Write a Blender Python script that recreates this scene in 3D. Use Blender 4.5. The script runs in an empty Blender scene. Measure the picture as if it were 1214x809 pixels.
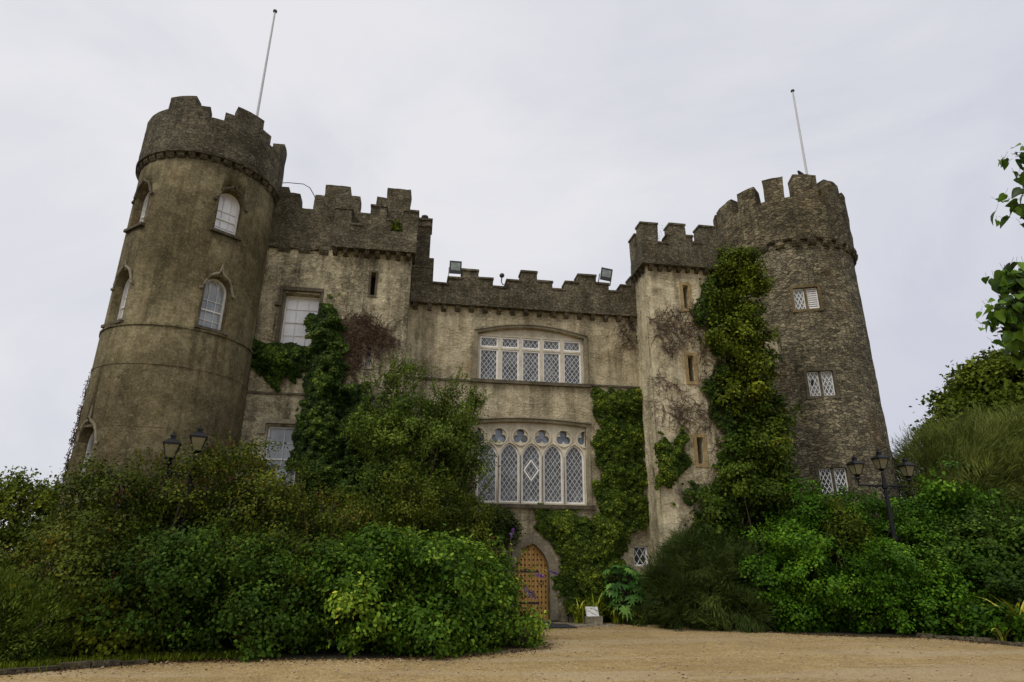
import bpy, bmesh, math, random
import numpy as np
from mathutils import Vector, Matrix, noise
R = math.radians
rng = np.random.default_rng(7); random.seed(7)
S = bpy.context.scene
COL = S.collection

# ------------------------------------------------------------------ camera
cd = bpy.data.cameras.new('camera'); cam = bpy.data.objects.new('camera', cd); COL.objects.link(cam)
cd.sensor_width = 36; cd.lens = 36*750/1214; cd.clip_end = 3000; cd.clip_start = .05
cam.matrix_world = Matrix.Translation((-2.2, -19.2, 1.5)) @ Matrix.Rotation(R(-8.5), 4, 'Z') @ Matrix.Rotation(R(90+19.5), 4, 'X') @ Matrix.Rotation(R(.5), 4, 'Z')
S.camera = cam

# ------------------------------------------------------------------ light and sky
SUN_EL, SUN_AZ = R(50), R(232)        # azimuth clockwise from +Y: behind the camera, a little to the left
W = bpy.data.worlds.new('World'); S.world = W; W.use_nodes = True
nt = W.node_tree; nt.nodes.clear()
def wn(t, **k):
    n = nt.nodes.new(t)
    for a, b in k.items(): setattr(n, a, b)
    return n
sky = wn('ShaderNodeTexSky', sky_type='NISHITA', sun_disc=False); sky.sun_elevation = SUN_EL; sky.sun_rotation = SUN_AZ
sky.air_density = 1.0; sky.dust_density = 2.0
skm = wn('ShaderNodeVectorMath', operation='SCALE'); skm.inputs['Scale'].default_value = 1.0
tc = wn('ShaderNodeTexCoord')
mp = wn('ShaderNodeMapping'); mp.inputs['Scale'].default_value = (1.0, 1.4, 2.2); mp.inputs['Rotation'].default_value = (0, .25, .5)
nz = wn('ShaderNodeTexNoise'); nz.inputs['Scale'].default_value = 1.6; nz.inputs['Detail'].default_value = 7; nz.inputs['Roughness'].default_value = .55; nz.inputs['Distortion'].default_value = .6
rp = wn('ShaderNodeValToRGB'); e = rp.color_ramp.elements
e[0].position = .3; e[0].color = (5.85, 6.0, 6.75, 1); e[1].position = .68; e[1].color = (7.6, 7.55, 7.85, 1)
mx = wn('ShaderNodeMix', data_type='RGBA'); mx.inputs[0].default_value = .94
bg = wn('ShaderNodeBackground'); bg.inputs['Strength'].default_value = .11
ow = wn('ShaderNodeOutputWorld')
L = nt.links.new
# clouds thicken towards +X (the right): darker grey there
sp = wn('ShaderNodeSeparateXYZ'); L(tc.outputs['Generated'], sp.inputs[0])
mr = wn('ShaderNodeMapRange'); mr.inputs['From Min'].default_value = -.1; mr.inputs['From Max'].default_value = .75; mr.inputs['To Min'].default_value = .04; mr.inputs['To Max'].default_value = -.2
L(sp.outputs['X'], mr.inputs['Value'])
mz = wn('ShaderNodeMapRange'); mz.inputs['From Min'].default_value = .1; mz.inputs['From Max'].default_value = .75; mz.inputs['To Min'].default_value = -.06; mz.inputs['To Max'].default_value = .14
L(sp.outputs['Z'], mz.inputs['Value'])
ad = wn('ShaderNodeMath', operation='ADD'); ad2 = wn('ShaderNodeMath', operation='ADD')
L(tc.outputs['Generated'], mp.inputs[0]); L(mp.outputs[0], nz.inputs['Vector']); L(nz.outputs['Fac'], ad.inputs[0]); L(mr.outputs[0], ad.inputs[1])
L(ad.outputs[0], ad2.inputs[0]); L(mz.outputs[0], ad2.inputs[1])
L(ad2.outputs[0], rp.inputs[0]); L(sky.outputs[0], skm.inputs[0]); L(skm.outputs[0], mx.inputs[6]); L(rp.outputs[0], mx.inputs[7])
L(mx.outputs[2], bg.inputs[0]); L(bg.outputs[0], ow.inputs[0])
sd = bpy.data.lights.new('sun', 'SUN'); sd.energy = 1.5; sd.angle = R(14); sd.color = (1, .95, .86)
so = bpy.data.objects.new('sun', sd); COL.objects.link(so)
dv = Vector((math.sin(SUN_AZ)*math.cos(SUN_EL), math.cos(SUN_AZ)*math.cos(SUN_EL), math.sin(SUN_EL)))
so.rotation_euler = dv.to_track_quat('Z', 'Y').to_euler(); so.location = (0, -30, 30)
S.view_settings.view_transform = 'Standard'; S.view_settings.look = 'None'; S.view_settings.gamma = 1; S.view_settings.exposure = 0.0
S.view_settings.use_curve_mapping = False
try: S.cycles.max_bounces = 6; S.cycles.diffuse_bounces = 3; S.cycles.transparent_max_bounces = 4
except Exception: pass

# ------------------------------------------------------------------ materials
def mat(name):
    m = bpy.data.materials.new(name); m.use_nodes = True
    t = m.node_tree; return m, t, t.nodes['Principled BSDF'], t.links.new
def node(t, ty, ins=None, **k):
    n = t.nodes.new(ty)
    for a, b in k.items(): setattr(n, a, b)
    for a, b in (ins or {}).items():
        if isinstance(b, bpy.types.NodeSocket): t.links.new(b, n.inputs[a])
        else: n.inputs[a].default_value = b
    return n
def ramp(t, fac, stops):
    n = t.nodes.new('ShaderNodeValToRGB'); el = n.color_ramp.elements
    while len(el) < len(stops): el.new(.5)
    for i, (p, c) in enumerate(stops):
        el[i].position = p; el[i].color = (c, c, c, 1) if not isinstance(c, tuple) else (*c, 1)
    t.links.new(fac, n.inputs[0]); return n.outputs[0]
def noise_tex(t, vec, scale, detail=5, rough=.6, dist=0.):
    return node(t, 'ShaderNodeTexNoise', {'Vector': vec, 'Scale': scale, 'Detail': detail, 'Roughness': rough, 'Distortion': dist}).outputs['Fac']
def mapping(t, vec, sc, loc=(0, 0, 0)):
    return node(t, 'ShaderNodeMapping', {'Vector': vec, 'Scale': sc, 'Location': loc}).outputs[0]
def mixc(t, fac, a, b, bt='MIX'):
    n = node(t, 'ShaderNodeMix', data_type='RGBA', blend_type=bt)
    for i, v in ((0, fac), (6, a), (7, b)):
        if isinstance(v, bpy.types.NodeSocket): t.links.new(v, n.inputs[i])
        else: n.inputs[i].default_value = v if i == 0 else (*v, 1)
    return n.outputs[2]
def math_(t, op, a, b=0.):
    n = node(t, 'ShaderNodeMath', operation=op)
    for i, v in ((0, a), (1, b)):
        if isinstance(v, bpy.types.NodeSocket): t.links.new(v, n.inputs[i])
        else: n.inputs[i].default_value = v
    return n.outputs[0]

def stone(name, c, stain=(.03, .026, .02), stain_amt=.6, rubble=.0, rsc=(3.2, 7.5), warp=.1, tintr=.5, mortar=.5, lichen=.0, moss=.0, bump=.5, pits=0.5, orange=0., patch=None, speck=.5):
    g = (1.03, 1., .9); c = tuple(tuple(x*k for x, k in zip(q, g)) for q in c); stain = tuple(x*k for x, k in zip(stain, g))
    m, t, P, l = mat(name)
    ob = node(t, 'ShaderNodeTexCoord').outputs['Object']; uv = node(t, 'ShaderNodeUVMap').outputs[0]
    big = noise_tex(t, ob, .55, 4, .6, .4); mid = noise_tex(t, ob, 3.2, 7, .72); fine = noise_tex(t, ob, 17, 5, .75)
    fac = math_(t, 'ADD', math_(t, 'MULTIPLY', big, .3), math_(t, 'ADD', math_(t, 'MULTIPLY', mid, .34), math_(t, 'MULTIPLY', fine, .36)))
    col = ramp(t, fac, [(.4, c[0]), (.5, c[1]), (.6, c[2])])
    h = math_(t, 'ADD', math_(t, 'MULTIPLY', mid, .5), math_(t, 'MULTIPLY', fine, .6))
    if rubble > 0:
        wv = node(t, 'ShaderNodeTexNoise', {'Vector': ob, 'Scale': 3.5, 'Detail': 4.})
        w0 = node(t, 'ShaderNodeVectorMath', {0: wv.outputs['Color'], 1: (.5, .5, .5)}, operation='SUBTRACT').outputs[0]
        w2 = node(t, 'ShaderNodeVectorMath', {0: w0, 'Scale': warp}, operation='SCALE').outputs[0]
        uw = node(t, 'ShaderNodeVectorMath', {0: uv, 1: w2}, operation='ADD').outputs[0]
        us = mapping(t, uw, (rsc[0], rsc[1], 1))
        ed = node(t, 'ShaderNodeTexVoronoi', {'Vector': us, 'Scale': 1., 'Randomness': .85}, feature='DISTANCE_TO_EDGE', voronoi_dimensions='2D').outputs['Distance']
        ce = node(t, 'ShaderNodeTexVoronoi', {'Vector': us, 'Scale': 1., 'Randomness': .85}, feature='F1', voronoi_dimensions='2D').outputs['Color']
        cv = node(t, 'ShaderNodeSeparateColor', {0: ce}).outputs[0]; k = tintr
        tint = ramp(t, cv, [(0., (1-k, 1-k*1.02, 1-k*1.03)), (.35, (1-.2*k,)*3), (.7, (1+.2*k, 1+.15*k, 1.)), (1., (1+k, 1+.92*k, 1+.75*k))])
        stc = mixc(t, 1., col, tint, 'MULTIPLY')
        mort = ramp(t, math_(t, 'ADD', ed, math_(t, 'MULTIPLY', math_(t, 'SUBTRACT', fine, .5), .2)), [(.0, 0.), (.12, 1.)])
        stc = mixc(t, math_(t, 'MULTIPLY', math_(t, 'SUBTRACT', 1., mort), mortar), stc, tuple(.35*x+.65*y for x, y in zip(c[0], c[1])))
        if patch: pm = ramp(t, noise_tex(t, ob, .9, 5, .65), [(patch-.05, 0.), (patch+.06, 1.)]); pm = math_(t, 'MULTIPLY', pm, rubble)
        else: pm = rubble
        col = mixc(t, pm, col, stc)
        hh = math_(t, 'ADD', math_(t, 'MULTIPLY', mort, .45), math_(t, 'MULTIPLY', cv, .35))
        h = math_(t, 'ADD', h, math_(t, 'MULTIPLY', hh, pm))
    # run-off streaks and blotches of dirt
    st = noise_tex(t, mapping(t, ob, (2.6, 2.6, .2)), 1.0, 7, .68, .5)
    bl = noise_tex(t, ob, 1.3, 7, .75, .8)
    sm = ramp(t, math_(t, 'ADD', math_(t, 'MULTIPLY', st, .55), math_(t, 'MULTIPLY', bl, .45)), [(.45, 0.), (.6, stain_amt)])
    col = mixc(t, sm, col, stain)
    # pitting and pale specks
    pt = noise_tex(t, ob, 9.5, 6, .8, .3)
    col = mixc(t, math_(t, 'MULTIPLY', ramp(t, pt, [(.3, 1.), (.43, 0.)]), pits), col, tuple(x*.45 for x in c[0]))
    col = mixc(t, math_(t, 'MULTIPLY', ramp(t, noise_tex(t, ob, 13., 5, .8), [(.55, 0.), (.68, 1.)]), speck), col, tuple(min(.8, x*1.35) for x in c[2]))
    if moss: col = mixc(t, ramp(t, noise_tex(t, mapping(t, ob, (1, 1, .8), (3, 1, 7)), 1.5, 7, .75), [(.5, 0.), (.66, moss)]), col, (.05, .056, .017))
    if lichen:
        lv = noise_tex(t, mapping(t, ob, (1, 1, 1), (5, 9, 2)), 5.5, 6, .75)
        col = mixc(t, ramp(t, lv, [(.6, 0.), (.68, lichen)]), col, (.33, .31, .25))
    if orange: col = mixc(t, ramp(t, noise_tex(t, mapping(t, ob, (1, 1, .7), (9, 4, 2)), .9, 7, .76), [(.56, 0.), (.7, orange)]), col, (.2, .105, .03))
    l(col, P.inputs['Base Color']); P.inputs['Roughness'].default_value = .95; P.inputs['Specular IOR Level'].default_value = .15
    b = node(t, 'ShaderNodeBump', {'Height': h, 'Strength': bump, 'Distance': .07}); l(b.outputs[0], P.inputs['Normal'])
    return m

M = {}
M['render_brown'] = stone('brown_roughcast', ((.085, .071, .04), (.17, .144, .085), (.31, .27, .17)), stain=(.042, .034, .018), stain_amt=.7, moss=.25, orange=.35, pits=.7, speck=.55, bump=1.)
M['render_pale'] = stone('pale_lime_render', ((.24, .205, .14), (.5, .445, .325), (.68, .62, .48)), stain=(.13, .107, .068), stain_amt=.8, rubble=.5, rsc=(5., 9.5), patch=.5, tintr=.35, mortar=.35, lichen=.2, orange=.4, pits=.85, bump=1.)
M['render_wing'] = stone('blotched_lime_render', ((.15, .13, .09), (.43, .385, .275), (.66, .6, .46)), stain=(.07, .06, .042), stain_amt=.95, rubble=.6, rsc=(5., 9.), patch=.49, tintr=.4, mortar=.35, lichen=.25, pits=1., bump=1.)
M['turret'] = stone('cream_flaking_render', ((.32, .275, .18), (.66, .59, .43), (.8, .74, .59)), stain=(.14, .115, .075), stain_amt=.8, rubble=.55, rsc=(4.2, 8.), patch=.5, tintr=.35, mortar=.35, lichen=.25, pits=.9, bump=1.)
M['parapet'] = stone('dark_lichened_stone', ((.044, .039, .028), (.114, .101, .073), (.255, .232, .18)), stain=(.032, .027, .019), stain_amt=.5, rubble=.6, rsc=(5.5, 9.), tintr=.45, mortar=.35, lichen=.65, moss=.2, speck=.75, bump=1.1)
M['rubble'] = stone('coursed_rubble_stone', ((.088, .079, .057), (.215, .194, .145), (.4, .365, .28)), stain=(.055, .047, .032), stain_amt=.45, rubble=1., rsc=(4.8, 10.), warp=.15, tintr=.6, mortar=.6, lichen=.45, orange=.35, moss=.15, bump=1.3)
M['rubble_top'] = stone('weathered_rubble_stone', ((.065, .055, .038), (.16, .14, .098), (.3, .265, .19)), stain=(.042, .035, .024), stain_amt=.45, rubble=1., rsc=(4.4, 9.), warp=.15, tintr=.6, mortar=.6, lichen=.5, orange=.45, moss=.2, bump=1.3)
M['dressed'] = stone('grey_dressed_limestone', ((.15, .135, .1), (.26, .235, .18), (.37, .34, .27)), stain=(.08, .07, .05), stain_amt=.5, lichen=.2, pits=.2, bump=.3)
M['dressed_dark'] = stone('dark_dressed_limestone', ((.06, .053, .04), (.11, .098, .074), (.18, .16, .125)), stain=(.035, .03, .022), stain_amt=.6, lichen=.2, pits=.2, bump=.35)
M['cream'] = stone('cream_painted_stone', ((.42, .385, .33), (.58, .54, .47), (.68, .64, .57)), stain=(.22, .19, .12), stain_amt=.45, pits=.1, bump=.2)
M['ochre'] = stone('ochre_sandstone', ((.2, .145, .072), (.34, .255, .135), (.48, .375, .22)), stain=(.13, .1, .055), stain_amt=.5, pits=.2, bump=.3)
M['brownstone'] = stone('brown_sandstone', ((.09, .068, .036), (.16, .122, .068), (.24, .19, .115)), stain=(.06, .046, .026), stain_amt=.5, pits=.3, bump=.3)
M['paving'] = stone('grey_flagstone', ((.17, .15, .12), (.27, .245, .2), (.36, .33, .28)), stain=(.12, .1, .08), rubble=.7, rsc=(1.4, 1.9), bump=.3)

def plain(name, c, rough=.5, metal=0., var=.12, sc=8., bump=.0, spec=.5):
    m, t, P, l = mat(name)
    ob = node(t, 'ShaderNodeTexCoord').outputs['Object']
    n = noise_tex(t, ob, sc, 5, .65)
    l(ramp(t, n, [(.3, tuple(x*(1-2*var) for x in c)), (.7, tuple(min(1, x*(1+var)) for x in c))]), P.inputs['Base Color'])
    l(ramp(t, noise_tex(t, ob, sc*2.7, 4), [(.3, max(.02, rough-.1)), (.7, min(1, rough+.12))]), P.inputs['Roughness'])
    P.inputs['Metallic'].default_value = metal; P.inputs['Specular IOR Level'].default_value = spec
    if bump: l(node(t, 'ShaderNodeBump', {'Height': n, 'Strength': bump, 'Distance': .02}).outputs[0], P.inputs['Normal'])
    return m
M['white'] = plain('white_window_paint', (.8, .79, .76), .5, var=.08)
M['black_iron'] = plain('black_painted_iron', (.007, .0075, .009), .5, var=.25, spec=.3)
M['dark_metal'] = plain('dark_metal', (.03, .032, .036), .5)
M['steel'] = plain('pale_painted_steel', (.55, .55, .56), .45, var=.06)
M['lamp_glass'] = plain('frosted_lantern_glass', (.2, .18, .1), .35, var=.15, sc=4)
M['flood_glass'] = plain('floodlight_glass', (.28, .33, .30), .12, var=.3, sc=6)
M['black'] = plain('dark_void', (.012, .011, .01), .9)
M['mat'] = plain('black_rubber_mat', (.03, .031, .034), .85, sc=40, bump=.3)
M['bark'] = plain('brown_bark', (.075, .055, .036), .9, var=.3, sc=12, bump=.5)
M['twig'] = plain('dry_red_brown_twig', (.085, .05, .033), .9, var=.3, sc=5)
M['sign'] = plain('white_sign_face', (.78, .78, .76), .45, var=.03)
M['bird'] = plain('black_feathers', (.02, .02, .022), .6)
M['rust'] = plain('aged_iron', (.04, .03, .025), .7)

def glass_mat(name, c0, c1, rough=.06, quarry=None, sc=1.6, warm=None):
    m, t, P, l = mat(name)
    ob = node(t, 'ShaderNodeTexCoord').outputs['Object']; uv = node(t, 'ShaderNodeUVMap').outputs[0]
    n = noise_tex(t, ob, sc, 4, .55)
    col = ramp(t, n, [(.35, c0), (.65, c1)])
    bn = noise_tex(t, ob, 5., 2)
    if quarry:
        vec = node(t, 'ShaderNodeMapping', {'Vector': uv, 'Rotation': (0, 0, R(45)), 'Scale': (quarry, quarry*.7, 1)}).outputs[0]
        ck = node(t, 'ShaderNodeTexVoronoi', {'Vector': uv, 'Scale': quarry}, voronoi_dimensions='2D')
        cv = node(t, 'ShaderNodeSeparateColor', {0: ck.outputs['Color']}).outputs[0]
        col = mixc(t, 1., col, ramp(t, cv, [(0., .35), (.5, 1.), (1., 1.7)]), 'MULTIPLY')
        bn = math_(t, 'ADD', bn, math_(t, 'MULTIPLY', ck.outputs['Distance'], .6))
    l(col, P.inputs['Base Color']); P.inputs['Roughness'].default_value = rough
    P.inputs['Coat Weight'].default_value = .6; P.inputs['Coat Roughness'].default_value = .03
    l(node(t, 'ShaderNodeBump', {'Height': bn, 'Strength': .12, 'Distance': .02}).outputs[0], P.inputs['Normal'])
    return m
M['glass_lead'] = glass_mat('leaded_glass', (.035, .042, .048), (.1, .11, .115), .12, quarry=6.)
M['glass_dark'] = glass_mat('dark_old_glass', (.03, .04, .05), (.09, .11, .13), .1, quarry=3)
M['glass_trefoil'] = glass_mat('blue_grey_glass', (.07, .1, .13), (.17, .21, .26), .15, quarry=4)
M['glass_blind'] = glass_mat('glass_over_white_blind', (.66, .67, .67), (.85, .86, .85), .12)
M['glass_grey'] = glass_mat('grey_glass', (.16, .19, .21), (.36, .38, .38), .1)

def wood_mat():
    m, t, P, l = mat('orange_oak_planks')
    ob = node(t, 'ShaderNodeTexCoord').outputs['Object']
    g = noise_tex(t, mapping(t, ob, (14, 3, .9)), 2., 6, .65, .4)
    pl = node(t, 'ShaderNodeTexWave', {'Vector': ob, 'Scale': 3.1, 'Distortion': .0}, wave_type='BANDS', bands_direction='X').outputs['Fac']
    c = ramp(t, g, [(.3, (.34, .165, .033)), (.55, (.62, .35, .085)), (.75, (.74, .48, .17))])
    c = mixc(t, ramp(t, pl, [(.0, .8), (.07, 0.)]), c, (.09, .04, .012))
    l(c, P.inputs['Base Color']); P.inputs['Roughness'].default_value = .55
    l(node(t, 'ShaderNodeBump', {'Height': pl, 'Strength': .4, 'Distance': .02}).outputs[0], P.inputs['Normal'])
    return m
M['oak'] = wood_mat()

def gravel_mat():
    m, t, P, l = mat('tan_gravel')
    ob = node(t, 'ShaderNodeTexCoord').outputs['Object']
    v = node(t, 'ShaderNodeTexVoronoi', {'Vector': ob, 'Scale': 42., 'Randomness': 1.})
    cv = node(t, 'ShaderNodeSeparateColor', {0: v.outputs['Color']}).outputs[0]
    big = noise_tex(t, ob, .35, 5, .6, .5); mid = noise_tex(t, ob, 3.5, 6, .7)
    tr = noise_tex(t, mapping(t, ob, (.16, 1.1, 1), (2, 5, 0)), 1.2, 4, .5, .6)
    c = ramp(t, math_(t, 'ADD', math_(t, 'MULTIPLY', big, .5), math_(t, 'MULTIPLY', mid, .5)), [(.35, (.29, .2, .088)), (.5, (.4, .29, .132)), (.66, (.51, .38, .19))])
    c = mixc(t, 1., c, ramp(t, cv, [(0., (.6, .58, .55)), (.3, (.88, .87, .86)), (.7, (1.06, 1.05, 1.04)), (1., (1.35, 1.35, 1.35))]), 'MULTIPLY')
    c = mixc(t, ramp(t, tr, [(.52, 0.), (.64, .45)]), c, (.48, .385, .25))
    l(c, P.inputs['Base Color']); P.inputs['Roughness'].default_value = .95; P.inputs['Specular IOR Level'].default_value = .2
    hh = math_(t, 'SUBTRACT', math_(t, 'MULTIPLY', mid, .5), math_(t, 'MULTIPLY', v.outputs['Distance'], .8))
    l(node(t, 'ShaderNodeBump', {'Height': hh, 'Strength': .8, 'Distance': .03}).outputs[0], P.inputs['Normal'])
    return m
M['gravel'] = gravel_mat()
M['pebble'] = plain('tan_pebble', (.42, .32, .2), .9, var=.25, sc=60)
def soil_mat():
    m, t, P, l = mat('leaf_litter_soil')
    ob = node(t, 'ShaderNodeTexCoord').outputs['Object']
    n = noise_tex(t, ob, 6., 7, .7); b = noise_tex(t, ob, .2, 3)
    c = ramp(t, n, [(.3, (.02, .016, .009)), (.55, (.05, .038, .02)), (.75, (.1, .07, .03))])
    c = mixc(t, ramp(t, b, [(.4, 0.), (.6, .7)]), c, (.04, .06, .018))
    l(c, P.inputs['Base Color']); P.inputs['Roughness'].default_value = 1.
    l(node(t, 'ShaderNodeBump', {'Height': n, 'Strength': .8, 'Distance': .06}).outputs[0], P.inputs['Normal'])
    return m
M['soil'] = soil_mat()

def leaf_mat(name, stops, rough=.55, trans=.14, spec=.08, gain=(1.8, 1.62, .6)):
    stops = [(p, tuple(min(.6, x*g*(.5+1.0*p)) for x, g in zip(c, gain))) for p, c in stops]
    m, t, P, l = mat(name)
    a = node(t, 'ShaderNodeAttribute', attribute_name='tone').outputs['Fac']
    c = ramp(t, a, stops)
    l(c, P.inputs['Base Color']); P.inputs['Roughness'].default_value = rough; P.inputs['Specular IOR Level'].default_value = spec
    tr = node(t, 'ShaderNodeBsdfTranslucent', {'Color': mixc(t, .35, c, (.12, .16, .02))})
    mx = node(t, 'ShaderNodeMixShader', {0: trans, 1: P.outputs[0], 2: tr.outputs[0]})
    l(mx.outputs[0], t.nodes['Material Output'].inputs['Surface'])
    return m
LF = {
 'mixed':  leaf_mat('olive_green_leaves', [(0., (.011, .021, .006)), (.5, (.033, .052, .013)), (.8, (.07, .085, .02)), (.9, (.1, .1, .02)), (1., (.1, .05, .018))]),
 'dark':   leaf_mat('dark_green_leaves', [(0., (.008, .022, .007)), (.6, (.022, .05, .013)), (1., (.055, .1, .026))]),
 'bright': leaf_mat('bright_green_leaves', [(0., (.012, .034, .008)), (.55, (.037, .086, .018)), (.9, (.1, .165, .04)), (1., (.19, .22, .06))], .45),
 'glossy': leaf_mat('glossy_green_leaves', [(0., (.009, .03, .006)), (.55, (.028, .078, .011)), (1., (.075, .155, .026))], .42),
 'ivy':    leaf_mat('ivy_leaves', [(0., (.009, .021, .006)), (.55, (.028, .052, .012)), (.9, (.065, .095, .022)), (1., (.125, .135, .03))], .45),
 'ivy_dark': leaf_mat('dark_ivy_leaves', [(0., (.006, .016, .005)), (.5, (.015, .034, .01)), (.85, (.036, .065, .018)), (1., (.07, .1, .026))], .45),
 'ivy_yellow': leaf_mat('yellow_green_ivy_leaves', [(0., (.016, .03, .007)), (.5, (.045, .07, .012)), (1., (.1, .125, .024))], .5),
 'airy':   leaf_mat('grey_green_leaves', [(0., (.02, .042, .014)), (.5, (.042, .074, .024)), (1., (.085, .125, .045))]),
 'broom':  leaf_mat('olive_needle_stems', [(0., (.012, .024, .014)), (.6, (.025, .043, .024)), (1., (.048, .07, .036))]),
 'tamarisk': leaf_mat('feathery_green_stems', [(0., (.028, .044, .024)), (.5, (.06, .085, .045)), (1., (.12, .15, .085))]),
 'tree':   leaf_mat('tree_leaves', [(0., (.018, .034, .007)), (.6, (.05, .075, .014)), (1., (.1, .12, .025))]),
 'fatsia': leaf_mat('blue_green_leaves', [(0., (.012, .045, .024)), (.6, (.03, .085, .045)), (1., (.075, .15, .08))], .35),
 'strap':  leaf_mat('lime_strap_leaves', [(0., (.05, .09, .018)), (.5, (.12, .18, .035)), (1., (.26, .29, .08))], .4),
 'strap_yellow': leaf_mat('yellow_strap_leaves', [(0., (.1, .13, .02)), (.5, (.26, .25, .05)), (1., (.42, .38, .12))], .4),
 'big':    leaf_mat('large_green_leaves', [(0., (.012, .034, .008)), (.6, (.028, .07, .016)), (1., (.055, .11, .028))], .4, .3, .2),
 'red':    leaf_mat('red_brown_seed_heads', [(0., (.05, .02, .01)), (.6, (.09, .035, .016)), (1., (.12, .06, .025))], .8, .1, gain=(1, 1, 1)),
 'purple': leaf_mat('purple_florets', [(0., (.09, .03, .22)), (.6, (.17, .06, .36)), (1., (.28, .13, .48))], .7, .2, gain=(1, 1, 1)),
 'dry':    leaf_mat('dry_brown_leaves', [(0., (.04, .02, .012)), (.6, (.09, .045, .022)), (1., (.15, .085, .04))], .8, .1, gain=(1, 1, 1)),
}

# ------------------------------------------------------------------ object helpers
def tag(o, label=None, cat=None, group=None, kind=None):
    for k, v in (('label', label), ('category', cat), ('group', group), ('kind', kind)):
        if v: o[k] = v
    return o
def empty(name, loc, label, cat, group=None, rz=0):
    o = bpy.data.objects.new(name, None); COL.objects.link(o); o.location = loc; o.rotation_euler = (0, 0, rz); o.empty_display_size = .2
    return tag(o, label, cat, group)
def link(name, me, m=None, parent=None):
    o = bpy.data.objects.new(name, me); COL.objects.link(o)
    if m is not None and not me.materials: me.materials.append(m)
    if parent: o.parent = parent
    return o
def copy_tree(o, parent=None):
    c = o.copy(); COL.objects.link(c)
    if parent: c.parent = parent
    for ch in [x for x in bpy.data.objects if x.parent == o]: copy_tree(ch, c)
    return c

def planar_uv(me, cyl=None):
    uvl = me.uv_layers.new(name='UVMap') if not me.uv_layers else me.uv_layers[0]
    vs = me.vertices
    for p in me.polygons:
        n = p.normal; ref = None
        for li in p.loop_indices:
            co = vs[me.loops[li].vertex_index].co
            if cyl and abs(n.z) < .8:
                a = math.atan2(co.y-cyl[1], co.x-cyl[0])
                if ref is None: ref = a
                while a-ref > math.pi: a -= 2*math.pi
                while a-ref < -math.pi: a += 2*math.pi
                uvl.data[li].uv = (a*cyl[2], co.z)
            elif abs(n.z) > .8: uvl.data[li].uv = (co.x, co.y)
            elif abs(n.x) > abs(n.y): uvl.data[li].uv = (co.y+.37, co.z)
            else: uvl.data[li].uv = (co.x, co.z)

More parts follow.
